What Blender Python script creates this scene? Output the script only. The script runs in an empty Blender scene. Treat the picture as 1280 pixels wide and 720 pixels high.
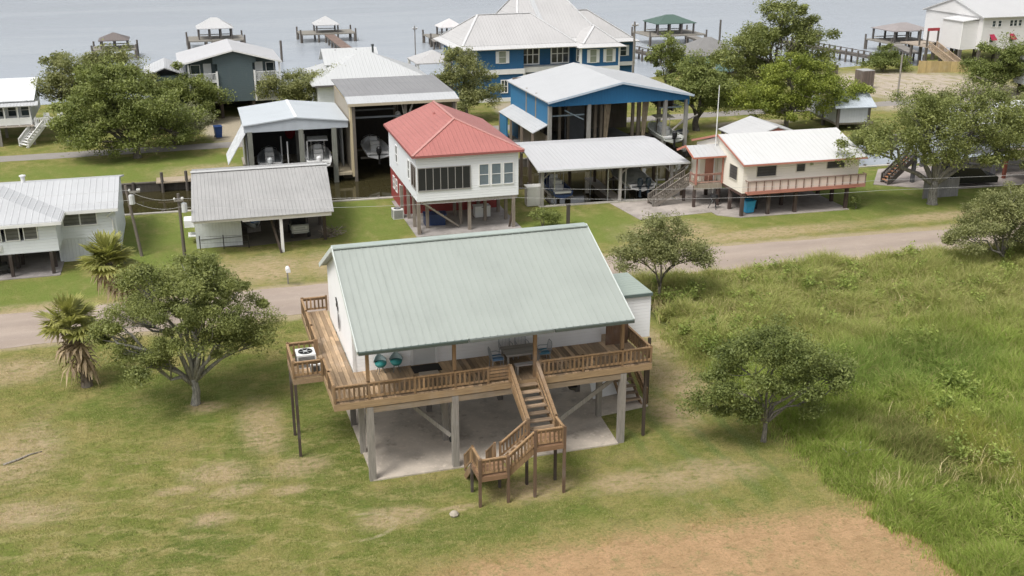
import bpy, math, random
import numpy as np
from mathutils import Vector, Matrix
R = math.radians
SC = bpy.context.scene
COL = SC.collection
PHI = R(17.388); OX, OY = -5.803, 39.616          # the town grid: u along the street, v away from the viewer
CP, SP = math.cos(PHI), math.sin(PHI)
def W(u, v, z=0.0): return (OX + u*CP - v*SP, OY + u*SP + v*CP, z)

# ------------------------------------------------------------------ node helper
class NT:
    def __init__(s, name):
        s.mat = bpy.data.materials.new(name); s.mat.use_nodes = True
        s.t = s.mat.node_tree; s.n = s.t.nodes; s.l = s.t.links
        s.n.clear(); s.out = s.n.new('ShaderNodeOutputMaterial')
        s.tc = s.n.new('ShaderNodeTexCoord'); s.obj = s.tc.outputs['Object']
        s._sep = None
    def link(s, a, b):
        if isinstance(a, (int, float)): b.default_value = a
        elif isinstance(a, tuple):
            b.default_value = a if len(a) == len(b.default_value) else (*a, 1.0)
        else: s.l.new(a, b)
    def xyz(s):
        if not s._sep:
            s._sep = s.n.new('ShaderNodeSeparateXYZ'); s.l.new(s.obj, s._sep.inputs[0])
        return s._sep.outputs
    def m(s, op, a, b=0.0, c=None, clamp=False):
        n = s.n.new('ShaderNodeMath'); n.operation = op; n.use_clamp = clamp
        s.link(a, n.inputs[0]); s.link(b, n.inputs[1])
        if c is not None: s.link(c, n.inputs[2])
        return n.outputs[0]
    def ramp(s, x, lo, hi, a=0.0, b=1.0, smooth=True):
        n = s.n.new('ShaderNodeMapRange'); n.interpolation_type = 'SMOOTHSTEP' if smooth else 'LINEAR'
        s.link(x, n.inputs[0]); s.link(lo, n.inputs[1]); s.link(hi, n.inputs[2]); s.link(a, n.inputs[3]); s.link(b, n.inputs[4])
        return n.outputs[0]
    def noise(s, scale, detail=3, rough=.55, co=None, sc3=None, dist=0.0):
        c = co or s.obj
        if sc3:
            mp = s.n.new('ShaderNodeMapping'); mp.inputs['Scale'].default_value = sc3
            s.l.new(c, mp.inputs[0]); c = mp.outputs[0]
        n = s.n.new('ShaderNodeTexNoise'); s.l.new(c, n.inputs['Vector'])
        n.inputs['Scale'].default_value = scale; n.inputs['Detail'].default_value = detail
        n.inputs['Roughness'].default_value = rough; n.inputs['Distortion'].default_value = dist
        return n.outputs['Fac']
    def mix(s, f, a, b, mode='MIX'):
        n = s.n.new('ShaderNodeMix'); n.data_type = 'RGBA'; n.blend_type = mode
        s.link(f, n.inputs[0]); s.link(a, n.inputs[6]); s.link(b, n.inputs[7])
        return n.outputs[2]
    def island(s):
        return s.n.new('ShaderNodeNewGeometry').outputs['Random Per Island']
    def rnd(s): return s.n.new('ShaderNodeObjectInfo').outputs['Random']
    def bump(s, h, dist=.02, st=1.0):
        n = s.n.new('ShaderNodeBump'); n.inputs['Distance'].default_value = dist; n.inputs['Strength'].default_value = st
        s.l.new(h, n.inputs['Height']); return n.outputs[0]
    def bsdf(s, col, rough=.7, normal=None, metal=0.0, spec=.5, **kw):
        n = s.n.new('ShaderNodeBsdfPrincipled')
        s.link(col, n.inputs['Base Color']); s.link(rough, n.inputs['Roughness']); s.link(metal, n.inputs['Metallic'])
        n.inputs['Specular IOR Level'].default_value = spec
        if normal: s.l.new(normal, n.inputs['Normal'])
        for k, v in kw.items(): s.link(v, n.inputs[k])
        s.l.new(n.outputs[0], s.out.inputs[0]); return n
_mc = {}
def cached(fn):
    def w(*a):
        k = (fn.__name__,)+a
        if k not in _mc: _mc[k] = fn(*a)
        return _mc[k]
    return w
def sh(c, k): return tuple(min(1, x*k) for x in c)

@cached
def paint(c, rough=.6, dirt=.12):
    t = NT('paint'); n = t.noise(1.3, 4); n2 = t.noise(14, 2)
    f = t.m('MULTIPLY', t.ramp(n, .35, .75), dirt*3)
    t.bsdf(t.mix(f, c, sh(c, .72)), t.ramp(n2, .3, .7, rough-.08, rough+.1)); return t.mat
@cached
def siding(c, pitch=.16, dirt=.1):
    t = NT('lap_siding'); x, y, z = t.xyz()
    fr = t.m('FRACT', t.m('DIVIDE', z, pitch))
    h = t.ramp(fr, 0, 1, 1, 0, False)
    n = t.noise(.9, 5, .6); n2 = t.noise(3, 3, .6, None, (1, 1, .25))
    col = t.mix(t.m('MULTIPLY', t.ramp(n, .4, .75), dirt*2.4), c, sh(c, .74))
    col = t.mix(t.m('MULTIPLY', t.ramp(n2, .55, .8), dirt*1.5), col, (.33, .31, .26))
    col = t.mix(t.ramp(fr, .0, .10, .22, 0), col, sh(c, .55))
    t.bsdf(col, .62, t.bump(h, .018, 1)); return t.mat
@cached
def boards(c, pitch=.2, dirt=.12):
    """vertical boards or ribbed sheet"""
    t = NT('vertical_boards'); x, y, z = t.xyz()
    fr = t.m('FRACT', t.m('DIVIDE', t.m('ADD', x, t.m('MULTIPLY', y, 1.013)), pitch))
    g = t.ramp(fr, .0, .12, 0, 1)
    n = t.noise(1.1, 5, .6); st = t.noise(2.2, 4, .6, None, (3, 3, .3))
    col = t.mix(t.m('MULTIPLY', t.ramp(n, .4, .75), dirt*2.4), c, sh(c, .7))
    col = t.mix(t.m('MULTIPLY', t.ramp(st, .5, .8), dirt*2.5), col, sh(c, .6))
    col = t.mix(t.ramp(g, 0, 1, .35, 0), col, sh(c, .5))
    t.bsdf(col, .65, t.bump(g, .015, 1)); return t.mat
@cached
def metal(c, axis=0, pitch=.3, rough=.45, dirt=.12, rust=0.0, rib=.7):
    """painted ribbed roof sheet; ribs repeat along the given local axis"""
    t = NT('ribbed_metal'); ax = t.xyz()[axis]
    fr = t.m('FRACT', t.m('DIVIDE', ax, pitch))
    p = t.m('ABSOLUTE', t.m('SUBTRACT', fr, .5))
    h = t.ramp(p, .0, .14, 1, 0)
    sc = [1, 1, 1]; sc[axis] = 5
    n = t.noise(.35, 5, .62); st = t.noise(.5, 5, .65, None, tuple(sc)); fine = t.noise(9, 3)
    sheet = t.m('FRACT', t.m('MULTIPLY', t.m('SINE', t.m('MULTIPLY', t.m('FLOOR', t.m('DIVIDE', ax, pitch*3)), 12.9)), 43.7))
    col = t.mix(t.m('MULTIPLY', t.ramp(n, .38, .72), dirt*3), c, sh(c, .72))
    col = t.mix(t.m('MULTIPLY', t.ramp(st, .5, .78), dirt*3), col, sh(c, .66))
    col = t.mix(t.m('MULTIPLY', sheet, dirt*.9), col, sh(c, .75))
    if rust: col = t.mix(t.m('MULTIPLY', t.ramp(t.noise(1.7, 6, .7), .56, .75), rust), col, (.22, .12, .07))
    t.bsdf(col, t.ramp(fine, .3, .7, rough-.08, rough+.1), t.bump(h, .03*rib, 1)); return t.mat
@cached
def shingle(c):
    t = NT('shingle'); x, y, z = t.xyz()
    fr = t.m('FRACT', t.m('MULTIPLY', z, 9)); n = t.noise(1, 4); n2 = t.noise(22, 2)
    col = t.mix(t.ramp(n, .3, .7, 0, .5), c, sh(c, .7)); col = t.mix(t.ramp(n2, .3, .7, 0, .45), col, sh(c, 1.35))
    t.bsdf(col, .85, t.bump(fr, .02, 1)); return t.mat
@cached
def wood(c, vary=.5, grain_axis=2, rough=.75):
    """stained or weathered timber; each separate board gets its own tone"""
    t = NT('timber'); sc = [9, 9, 9]; sc[grain_axis] = .8
    g = t.noise(1.6, 5, .65, None, tuple(sc)); n = t.noise(.8, 4, .6); i = t.island()
    col = t.mix(i, sh(c, 1-vary*.55), sh(c, 1+vary*.7))
    col = t.mix(t.ramp(g, .3, .72, 0, .6), col, sh(c, .5))
    col = t.mix(t.m('MULTIPLY', t.ramp(n, .5, .75), .45), col, tuple((x*.6+.16) for x in c))
    t.bsdf(col, rough, t.bump(g, .012, .7)); return t.mat
@cached
def concrete(c=(.38, .36, .33)):
    t = NT('concrete'); n = t.noise(.5, 6, .62); n2 = t.noise(4, 5, .6); n3 = t.noise(30, 2)
    col = t.mix(t.ramp(n, .38, .68, 0, .9), c, sh(c, .55)); col = t.mix(t.ramp(n2, .48, .72, 0, .6), col, sh(c, 1.25)); col = t.mix(t.ramp(t.noise(1.1, 6, .7), .55, .68, 0, .6), col, (.20, .17, .14))
    col = t.mix(t.ramp(n3, .4, .7, 0, .25), col, sh(c, .6))
    t.bsdf(col, .85, t.bump(n3, .01, .6)); return t.mat
@cached
def glass(c=(.03, .04, .045), rough=.08):
    t = NT('window_glass'); n = t.noise(.7, 2); x, y, z = t.xyz()
    t.bsdf(t.mix(t.ramp(n, .4, .65), c, sh(c, 2.4)), rough, None, 0, .6); return t.mat
@cached
def screen(c=(.1, .1, .1)):
    """insect screen or louvres: dark, faint horizontal bands"""
    t = NT('louvre_screen'); x, y, z = t.xyz(); fr = t.m('FRACT', t.m('MULTIPLY', z, 4.2)); n = t.noise(1.1, 3)
    col = t.mix(t.ramp(fr, .1, .5, 0, .6), c, sh(c, 2.2)); col = t.mix(t.ramp(n, .35, .7, 0, .6), col, sh(c, .6))
    t.bsdf(col, .4, t.bump(fr, .02, 1)); return t.mat
@cached
def plain(c, rough=.5, met=0.0):
    t = NT('coated'); n = t.noise(3, 3)
    t.bsdf(t.mix(t.ramp(n, .4, .7, 0, .4), c, sh(c, .75)), rough, None, met); return t.mat
@cached
def fabric(c):
    t = NT('fabric'); n = t.noise(2.5, 4); n2 = t.noise(40, 2)
    t.bsdf(t.mix(t.ramp(n, .35, .7, 0, .6), c, sh(c, .6)), .9, t.bump(n2, .01, .6)); return t.mat
@cached
def bark(c=(.16, .14, .115)):
    t = NT('bark'); n = t.noise(5, 5, .7, None, (3, 3, .6)); n2 = t.noise(1.2, 3)
    col = t.mix(t.ramp(n, .3, .7), sh(c, .45), sh(c, 1.5)); col = t.mix(t.ramp(n2, .45, .7, 0, .5), col, (.24, .23, .2))
    t.bsdf(col, .9, t.bump(n, .04, 1)); return t.mat
@cached
def leaf(a, b, trans=.35, var=.5):
    """two leaf tones mixed leaf by leaf and clump by clump"""
    t = NT('foliage'); i = t.island(); n = t.noise(.55, 3, .6)
    n2 = t.noise(1.7, 3, .6); f = t.m('ADD', t.m('MULTIPLY', i, .42), t.m('ADD', t.m('MULTIPLY', t.ramp(n, .32, .68), var*.75), t.m('MULTIPLY', t.ramp(n2, .35, .65), .28)))
    col = t.mix(t.ramp(f, .1, .95, 0, 1, False), a, b)
    d = t.n.new('ShaderNodeBsdfPrincipled'); t.link(col, d.inputs['Base Color']); d.inputs['Roughness'].default_value = .55
    d.inputs['Specular IOR Level'].default_value = .35
    tr = t.n.new('ShaderNodeBsdfTranslucent'); t.link(t.mix(.35, col, (.25, .3, .03)), tr.inputs[0])
    mx = t.n.new('ShaderNodeMixShader'); mx.inputs[0].default_value = trans
    t.l.new(d.outputs[0], mx.inputs[1]); t.l.new(tr.outputs[0], mx.inputs[2]); t.l.new(mx.outputs[0], t.out.inputs[0])
    return t.mat

# ------------------------------------------------------------------ mesh helper
class MB:
    def __init__(s): s.v = []; s.f = []; s.mi = []
    def add(s, vs, fs, mi=0):
        o = len(s.v); s.v += [tuple(map(float, p)) for p in vs]
        for f in fs: s.f.append(tuple(i+o for i in f)); s.mi.append(mi)
        return s
    def box(s, x0, x1, y0, y1, z0, z1, mi=0):
        x0, x1 = sorted((x0, x1)); y0, y1 = sorted((y0, y1)); z0, z1 = sorted((z0, z1))
        return s.add([(x0,y0,z0),(x1,y0,z0),(x1,y1,z0),(x0,y1,z0),(x0,y0,z1),(x1,y0,z1),(x1,y1,z1),(x0,y1,z1)],
            [(0,3,2,1),(4,5,6,7),(0,1,5,4),(1,2,6,5),(2,3,7,6),(3,0,4,7)], mi)
    def bar(s, p, q, w, h=None, mi=0, up=(0,0,1)):
        p = Vector(p); q = Vector(q); d = (q-p).normalized(); u = Vector(up)
        if abs(d.dot(u)) > .98: u = Vector((0,1,0))
        a = d.cross(u).normalized(); b = a.cross(d).normalized(); h = w if h is None else h
        vs = []
        for c in (p, q):
            for i, j in ((-1,-1),(1,-1),(1,1),(-1,1)): vs.append(c + a*(i*w/2) + b*(j*h/2))
        return s.add(vs, [(0,1,2,3),(7,6,5,4),(4,5,1,0),(5,6,2,1),(6,7,3,2),(7,4,0,3)], mi)
    def tube(s, pts, r, n=8, mi=0, cap=True):
        pts = [Vector(p) for p in pts]; rs = r if isinstance(r, (list, tuple)) else [r]*len(pts)
        vs = []; fs = []
        for k, p in enumerate(pts):
            d = (pts[min(k+1, len(pts)-1)] - pts[max(k-1, 0)]).normalized()
            u = Vector((0,0,1)) if abs(d.z) < .9 else Vector((1,0,0))
            a = d.cross(u).normalized(); b = a.cross(d)
            for i in range(n):
                t = 2*math.pi*i/n; vs.append(p + (a*math.cos(t)+b*math.sin(t))*rs[k])
        for k in range(len(pts)-1):
            for i in range(n):
                j = (i+1) % n; fs.append((k*n+i, (k+1)*n+i, (k+1)*n+j, k*n+j))
        if cap: fs.append(tuple(range(n))); fs.append(tuple(range((len(pts)-1)*n+n-1, (len(pts)-1)*n-1, -1)))
        return s.add(vs, fs, mi)
    def slab(s, pts, t, mi=0):
        """thick panel: planar outline pushed back against its normal by t"""
        p = [Vector(q) for q in pts]; nrm = (p[1]-p[0]).cross(p[2]-p[0]).normalized(); n = len(p)
        vs = p + [q - nrm*t for q in p]
        fs = [tuple(range(n)), tuple(range(2*n-1, n-1, -1))]
        for i in range(n): j = (i+1) % n; fs.append((i, i+n, j+n, j))
        return s.add(vs, fs, mi)
    def prism(s, poly, z0, z1, mi=0):
        n = len(poly); vs = [(x,y,z0) for x,y in poly] + [(x,y,z1) for x,y in poly]
        fs = [tuple(range(n-1,-1,-1)), tuple(range(n,2*n))]
        for i in range(n): j = (i+1) % n; fs.append((i, j, j+n, i+n))
        return s.add(vs, fs, mi)
    def lathe(s, prof, n=16, c=(0,0,0), mi=0):
        vs = []; fs = []
        for r, z in prof:
            for i in range(n): t = 2*math.pi*i/n; vs.append((c[0]+r*math.cos(t), c[1]+r*math.sin(t), c[2]+z))
        for k in range(len(prof)-1):
            for i in range(n): j = (i+1) % n; fs.append((k*n+i, k*n+j, (k+1)*n+j, (k+1)*n+i))
        fs.append(tuple(range(n-1,-1,-1))); fs.append(tuple(range((len(prof)-1)*n, len(prof)*n)))
        return s.add(vs, fs, mi)
    def hip(s, x0, x1, y0, y1, z, h, t=.12, mi=0):
        """hip roof with its ridge along the longer side; solid"""
        wx, wy = x1-x0, y1-y0
        if wx >= wy: a, b = (x0+wy/2, (y0+y1)/2, z+h), (x1-wy/2, (y0+y1)/2, z+h)
        else: a, b = ((x0+x1)/2, y0+wx/2, z+h), ((x0+x1)/2, y1-wx/2, z+h)
        base = [(x0,y0,z),(x1,y0,z),(x1,y1,z),(x0,y1,z)]; low = [(x,y,z-t) for x,y,_ in base]
        vs = base + [a, b] + low
        if wx >= wy: fs = [(0,1,5,4),(1,2,5),(2,3,4,5),(3,0,4)]
        else: fs = [(0,1,4),(1,2,5,4),(2,3,5),(3,0,4,5)]
        fs += [(6,7,1,0),(7,8,2,1),(8,9,3,2),(9,6,0,3),(9,8,7,6)]
        if abs(wx-wy) < 1e-4:
            vs[5] = vs[4]; fs[:4] = [(0,1,4),(1,2,4),(2,3,4),(3,0,4)]; vs[5] = (x0,y0,z)
        return s.add(vs, fs, mi)
    def gable(s, x0, x1, y0, y1, z, h, along='y', t=.12, mi=0, off=0.0):
        """two roof planes, ridge along x or y"""
        if along == 'y':
            m = (x0+x1)/2 + off
            s.slab([(x0,y0,z),(m,y0,z+h),(m,y1,z+h),(x0,y1,z)], t, mi)
            s.slab([(m,y0,z+h),(x1,y0,z),(x1,y1,z),(m,y1,z+h)], t, mi)
        else:
            m = (y0+y1)/2 + off
            s.slab([(x0,y0,z),(x1,y0,z),(x1,m,z+h),(x0,m,z+h)], t, mi)
            s.slab([(x0,m,z+h),(x1,m,z+h),(x1,y1,z),(x0,y1,z)], t, mi)
        return s
    def build(s, name, mats, parent=None, smooth=False):
        me = bpy.data.meshes.new(name); me.from_pydata(s.v, [], s.f)
        for mt in (mats if isinstance(mats, (list, tuple)) else [mats]): me.materials.append(mt)
        if any(s.mi): me.polygons.foreach_set('material_index', s.mi)
        if smooth: me.polygons.foreach_set('use_smooth', [True]*len(me.polygons))
        me.validate(); me.update()
        o = bpy.data.objects.new(name, me); COL.objects.link(o)
        if parent: o.parent = parent
        return o
def tag(o, label=None, cat=None, group=None, kind=None):
    if label: o['label'] = label
    if cat: o['category'] = cat
    if group: o['group'] = group
    if kind: o['kind'] = kind
    return o
def put(o, u, v, z=0.0, rot=0.0):
    o.location = W(u, v, z); o.rotation_euler = (0, 0, PHI + R(rot)); return o
def thing(name, label, cat, u, v, z=0.0, rot=0.0, group=None):
    o = bpy.data.objects.new(name, None); COL.objects.link(o); o.empty_display_size = .3
    return tag(put(o, u, v, z, rot), label, cat, group)
def copy_thing(src, label, u, v, z=0.0, rot=0.0):
    def cp(o, par):
        c = o.copy(); COL.objects.link(c); c.parent = par
        for ch in o.children: cp(ch, c)
        return c
    c = cp(src, None); put(c, u, v, z, rot); c['label'] = label; return c
def raw_mesh(name, v, loops, starts, totals, mats, parent=None):
    me = bpy.data.meshes.new(name); me.vertices.add(len(v)); me.vertices.foreach_set('co', np.asarray(v, np.float32).ravel())
    me.loops.add(len(loops)); me.loops.foreach_set('vertex_index', np.asarray(loops, np.int32))
    me.polygons.add(len(starts)); me.polygons.foreach_set('loop_start', np.asarray(starts, np.int32))
    me.polygons.foreach_set('loop_total', np.asarray(totals, np.int32))
    for m_ in (mats if isinstance(mats, (list, tuple)) else [mats]): me.materials.append(m_)
    me.update(calc_edges=True)
    o = bpy.data.objects.new(name, me); COL.objects.link(o)
    if parent: o.parent = parent
    return o

def face_map(face, pos):
    """a: along the wall, b: up, d: out of the wall -> local point"""
    if face == 'f': return lambda a, b, d: (a, pos-d, b)
    if face == 'b': return lambda a, b, d: (a, pos+d, b)
    if face == 'l': return lambda a, b, d: (pos-d, a, b)
    return lambda a, b, d: (pos+d, a, b)
def fbox(mb, mp, a0, a1, b0, b1, d0, d1, mi=0):
    p, q = mp(a0, b0, d0), mp(a1, b1, d1)
    mb.box(p[0], q[0], p[1], q[1], p[2], q[2], mi)
def window(par, face, pos, a0, a1, b0, b1, nx=1, nz=2, frame=None, pane=None, fw=.07, shutters=None, name='window'):
    mp = face_map(face, pos); f = MB()
    fbox(f, mp, a0-fw, a1+fw, b1, b1+fw, .003, .06); fbox(f, mp, a0-fw, a1+fw, b0-fw, b0, .003, .07)
    fbox(f, mp, a0-fw, a0, b0, b1, .003, .06); fbox(f, mp, a1, a1+fw, b0, b1, .003, .06)
    for i in range(1, nx):
        x = a0+(a1-a0)*i/nx; fbox(f, mp, x-fw*.4, x+fw*.4, b0, b1, .004, .055)
    for i in range(1, nz):
        zz = b0+(b1-b0)*i/nz; fbox(f, mp, a0, a1, zz-fw*.3, zz+fw*.3, .005, .05)
    o = f.build(name, frame, par)
    g = MB(); fbox(g, mp, a0, a1, b0, b1, .002, .02); g.build('pane', pane, o)
    if shutters:
        w = (a1-a0)*.42
        for k, c in enumerate(((a0-fw-w, a0-fw-.01), (a1+fw+.01, a1+fw+w))):
            q = MB(); fbox(q, mp, c[0], c[1], b0-.04, b1+.02, .003, .05)
            for r_ in range(7):
                bz = b0 + (b1-b0)*(r_+.5)/7; fbox(q, mp, c[0]+.04, c[1]-.04, bz-.03, bz+.03, .05, .065)
            q.build('shutter', shutters, o)
    return o
def rail(mb, p, q, h=.72, post=.09, balus=.13, bw=.045, top=.1, mi=0, wide=None):
    """railing between two floor points: end posts, rails, balusters"""
    p = Vector(p); q = Vector(q); L = (q-p).length
    for c in (p, q): mb.bar(c, c+Vector((0,0,h+.06)), post)
    up = Vector((0,0,1)); d = (q-p)
    mb.bar(p+up*h, q+up*h, top, .045); mb.bar(p+up*.14, q+up*.14, .045, .09)
    mb.bar(p+up*(h-.09), q+up*(h-.09), .04, .09)
    n = max(1, int(L/balus))
    for i in range(1, n):
        c = p + d*(i/n); mb.bar(c+up*.1, c+up*(h-.05), wide or .09, .035, up=(d.y, -d.x, 0) if False else (0,0,1)) if False else mb.bar(c+up*.1, c+up*(h-.05), bw)
# ------------------------------------------------------------------ setting: ground, water, roads
WATER_Z = -0.75
def ell(t, x, y, u0, v0, ru, rv, n, wob=.9, soft=.4):
    a = t.m('DIVIDE', t.m('SUBTRACT', x, u0), ru); b = t.m('DIVIDE', t.m('SUBTRACT', y, v0), rv)
    d = t.m('SQRT', t.m('ADD', t.m('MULTIPLY', a, a), t.m('MULTIPLY', b, b)))
    d = t.m('ADD', d, t.m('MULTIPLY', t.m('SUBTRACT', n, .5), wob*2))
    return t.ramp(d, 1+soft, 1-soft, 0, 1)
def lawn_colour(t):
    x, y, z = t.xyz()
    big = t.noise(.16, 5, .6); mid = t.noise(.55, 5, .62); mid2 = t.noise(.9, 5, .65, None, (1, .45, 1)); fine = t.noise(4.5, 5, .72); vfine = t.noise(9, 6, .8)
    strk = t.noise(2.4, 6, .72, None, (.6, 1.25, 1), .8)                  # drawn-out mowing texture
    tan = t.m('ADD', t.m('MULTIPLY', mid, .55), t.m('ADD', t.m('MULTIPLY', strk, .3), t.m('MULTIPLY', mid2, .15)))
    col = t.mix(t.ramp(tan, .40, .62), (.175, .205, .046), (.315, .275, .105))
    col = t.mix(t.ramp(t.m('ADD', t.m('MULTIPLY', mid2, .6), t.m('MULTIPLY', fine, .4)), .54, .68, 0, .7), col, (.46, .375, .20))
    col = t.mix(t.ramp(t.m('ADD', t.m('MULTIPLY', big, .5), t.m('MULTIPLY', strk, .5)), .47, .36, 0, .75), col, (.115, .150, .032)); col = t.mix(t.ramp(t.m('ADD', t.m('MULTIPLY', t.noise(.31, 5, .65), .6), t.m('MULTIPLY', fine, .4)), .52, .64, 0, .5), col, (.27, .225, .11))
    lush = t.m('MAXIMUM', ell(t, x, y, 46, 34.5, 17, 7.2, mid, .35), t.m('MAXIMUM', ell(t, x, y, 6.2, 39.5, 3.6, 6.5, mid, .3), ell(t, x, y, -8.6, 36.5, 3.4, 9.5, mid, .35)))
    lush = t.m('MAXIMUM', lush, t.m('MAXIMUM', ell(t, x, y, 22, 32, 7, 4, mid, .35), ell(t, x, y, -10, 61, 16, 4.5, mid, .4)))
    lush = t.m('MAXIMUM', lush, ell(t, x, y, -16, 29, 5, 3.2, mid, .35))
    col = t.mix(t.m('MULTIPLY', lush, t.ramp(mid2, .72, .38, .4, .9)), col, t.mix(t.ramp(fine, .3, .7), (.145, .200, .038), (.210, .255, .065)))
    # deeper green belts; soft shade painted in left of the house and under the tree
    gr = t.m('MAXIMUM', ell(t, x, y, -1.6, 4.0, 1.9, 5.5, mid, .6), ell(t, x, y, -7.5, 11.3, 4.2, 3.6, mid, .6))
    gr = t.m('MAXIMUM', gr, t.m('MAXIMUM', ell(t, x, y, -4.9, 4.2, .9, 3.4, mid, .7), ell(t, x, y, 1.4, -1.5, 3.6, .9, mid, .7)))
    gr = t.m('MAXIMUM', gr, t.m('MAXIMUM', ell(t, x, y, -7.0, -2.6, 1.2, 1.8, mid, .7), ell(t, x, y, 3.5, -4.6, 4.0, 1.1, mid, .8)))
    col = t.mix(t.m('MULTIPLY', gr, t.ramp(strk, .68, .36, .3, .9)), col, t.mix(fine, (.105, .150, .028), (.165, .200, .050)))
    # wheel tracks running down the right side of the lot, curved mower passes on the left
    tr = t.m('SINE', t.m('ADD', t.m('MULTIPLY', x, 4.1), t.m('MULTIPLY', mid, 6)))
    col = t.mix(t.m('MULTIPLY', t.ramp(tr, .25, .95), t.m('MULTIPLY', ell(t, x, y, 14.6, -1.0, 3.2, 6, mid, .5), .75)), col, (.165, .205, .060))
    arc = t.m('SINE', t.m('ADD', t.m('MULTIPLY', t.m('ADD', t.m('MULTIPLY', x, .35), y), 4.6), t.m('MULTIPLY', big, 22)))
    col = t.mix(t.m('MULTIPLY', t.m('MULTIPLY', t.ramp(arc, .2, .98), t.ramp(strk, .4, .6)), t.m('MULTIPLY', ell(t, x, y, -6, 0, 10, 7, mid, .5), .5)), col, (.42, .36, .17))
    dry = None
    for u0, v0, ru, rv in ((-3.5, .35, .75, .38), (-6.1, 2.6, 1.3, .9), (-7.9, 1.7, .9, .35), (-4.0, 6.4, .9, 2.6), (-2.9, 2.2, 1.2, .8), (-15.0, 7.0, 2.2, 2.6), (-15.6, 16.6, 2.0, 1.6), (-5.6, .9, 1.0, .5), (-6.6, -1.0, .8, .5), (-14, 1.6, 2, 1),
                           (-6.4, 9.3, .8, .55), (.3, -3.0, 1.2, .7), (-2.2, 29.2, 3.6, 2.6), (3.0, 28.9, 2.6, 2.6), (16.4, 5.5, 1.3, 3.0), (17.2, 10.6, 1.1, 2.6), (13.2, -3.6, 2.6, 1.0), (10, -3.2, 1.6, .8), (27.5, 29.2, 3.4, 2.4), (-4.5, 58.6, 3.6, 2.2),
                           (-15.5, 25.9, 3, 1.0), (-20.5, 57.8, 4, 1.6), (33, 26.6, 9, 1.1), (14.8, 2.0, .9, 1.8), (48.5, 26.6, 5, 1.0), (6.2, -2.6, 1.6, .9), (2.9, -3.1, .8, .2)):
        e = ell(t, x, y, u0, v0, ru, rv, mid, .85, .6); dry = e if dry is None else t.m('MAXIMUM', dry, e)
    col = t.mix(t.m('MULTIPLY', dry, t.ramp(t.m('ADD', t.m('MULTIPLY', fine, .5), t.m('MULTIPLY', strk, .5)), .36, .6, .15, .95)), col, t.mix(vfine, (.42, .31, .19), (.58, .45, .30)))
    # narrow foot-worn track curling through the turf in front of the slab
    ring = t.m('ABSOLUTE', t.m('SUBTRACT', t.m('SQRT', t.m('ADD', t.m('POWER', t.m('ADD', x, 1.2), 2.0), t.m('POWER', t.m('MULTIPLY', t.m('ADD', y, 3.3), 1.5), 2.0))), 1.4))
    ring = t.m('ADD', ring, t.m('MULTIPLY', t.m('SUBTRACT', fine, .5), .35)); ring = t.m('MULTIPLY', t.ramp(ring, .2, .05), t.ramp(x, -1.9, -.6))
    path = t.m('MULTIPLY', t.ramp(t.m('ADD', t.m('ABSOLUTE', t.m('ADD', t.m('ADD', x, 1.5), t.m('MULTIPLY', t.m('ADD', y, 4.2), -.35))), t.m('MULTIPLY', t.m('SUBTRACT', fine, .5), .4)), .22, .06), t.m('MULTIPLY', t.ramp(y, -5.6, -5.2), t.ramp(y, -3.2, -3.7)))
    col = t.mix(t.m('MULTIPLY', t.m('MULTIPLY', ring, t.ramp(fine, .38, .6)), .8), col, (.50, .42, .28))
    cen = t.m('ADD', t.m('MULTIPLY', t.m('MAXIMUM', t.m('SUBTRACT', x, 18), 0), -.045), 22.7)
    ds = t.m('ABSOLUTE', t.m('SUBTRACT', y, cen)); ds = t.m('ADD', ds, t.m('MULTIPLY', t.m('SUBTRACT', mid, .5), 1.5))
    col = t.mix(t.m('MULTIPLY', t.ramp(ds, 3.5, 2.7), t.ramp(fine, .3, .6, .5, .95)), col, (.46, .37, .25))
    # sandy cleared ground: its edge breaks up into the turf
    ex = t.m('ADD', y, t.m('ADD', t.m('MULTIPLY', t.m('MAXIMUM', t.m('SUBTRACT', x, 10), 0), .12), t.m('ADD', t.m('MULTIPLY', t.m('SUBTRACT', mid, .5), 2.2), t.m('MULTIPLY', t.m('SUBTRACT', fine, .5), 3.2))))
    sand = t.m('MULTIPLY', t.ramp(ex, -5.7, -8.0), t.ramp(t.m('ADD', x, t.m('ADD', t.m('MULTIPLY', mid, 3), t.m('MULTIPLY', y, -.7))), 3.8, 9.5))
    sc = t.mix(t.ramp(mid2, .3, .7), (.55, .345, .195), (.45, .29, .155)); sc = t.mix(t.ramp(strk, .46, .66, 0, .75), sc, (.33, .205, .105)); sc = t.mix(t.ramp(vfine, .4, .7, 0, .35), sc, (.64, .46, .29)); sc = t.mix(t.ramp(t.noise(7, 4, .7), .58, .70, 0, .7), sc, (.25, .155, .08))
    sc = t.mix(t.m('MULTIPLY', t.ramp(t.noise(1.1, 5, .7), .50, .62), t.ramp(fine, .4, .6, .1, .75)), sc, (.30, .27, .12))
    col = t.mix(t.m('MULTIPLY', sand, .95), col, sc)
    me = t.m('ADD', x, t.m('MULTIPLY', t.m('SUBTRACT', mid, .5), .9))
    me = t.m('ADD', me, t.m('MULTIPLY', t.ramp(y, -6, -11, 0, 1, False), -.5)); marsh = t.m('MULTIPLY', t.ramp(me, 18.55, 19.5), t.ramp(t.m('ADD', t.m('ADD', y, t.m('MULTIPLY', x, .03)), mid), 19.4, 18.4))
    col = t.mix(marsh, col, (.07, .075, .03))
    gv = t.m('MAXIMUM', ell(t, x, y, -.6, 77, 3.2, 7.5, mid, .3, .2), ell(t, x, y, 32, 77, 3.2, 6.5, mid, .3, .2))
    gv = t.m('MAXIMUM', gv, ell(t, x, y, 53, 63.2, 5, 1.6, mid, .3, .2))
    col = t.mix(t.m('MULTIPLY', gv, .9), col, t.mix(fine, (.40, .34, .26), (.52, .45, .36)))
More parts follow.
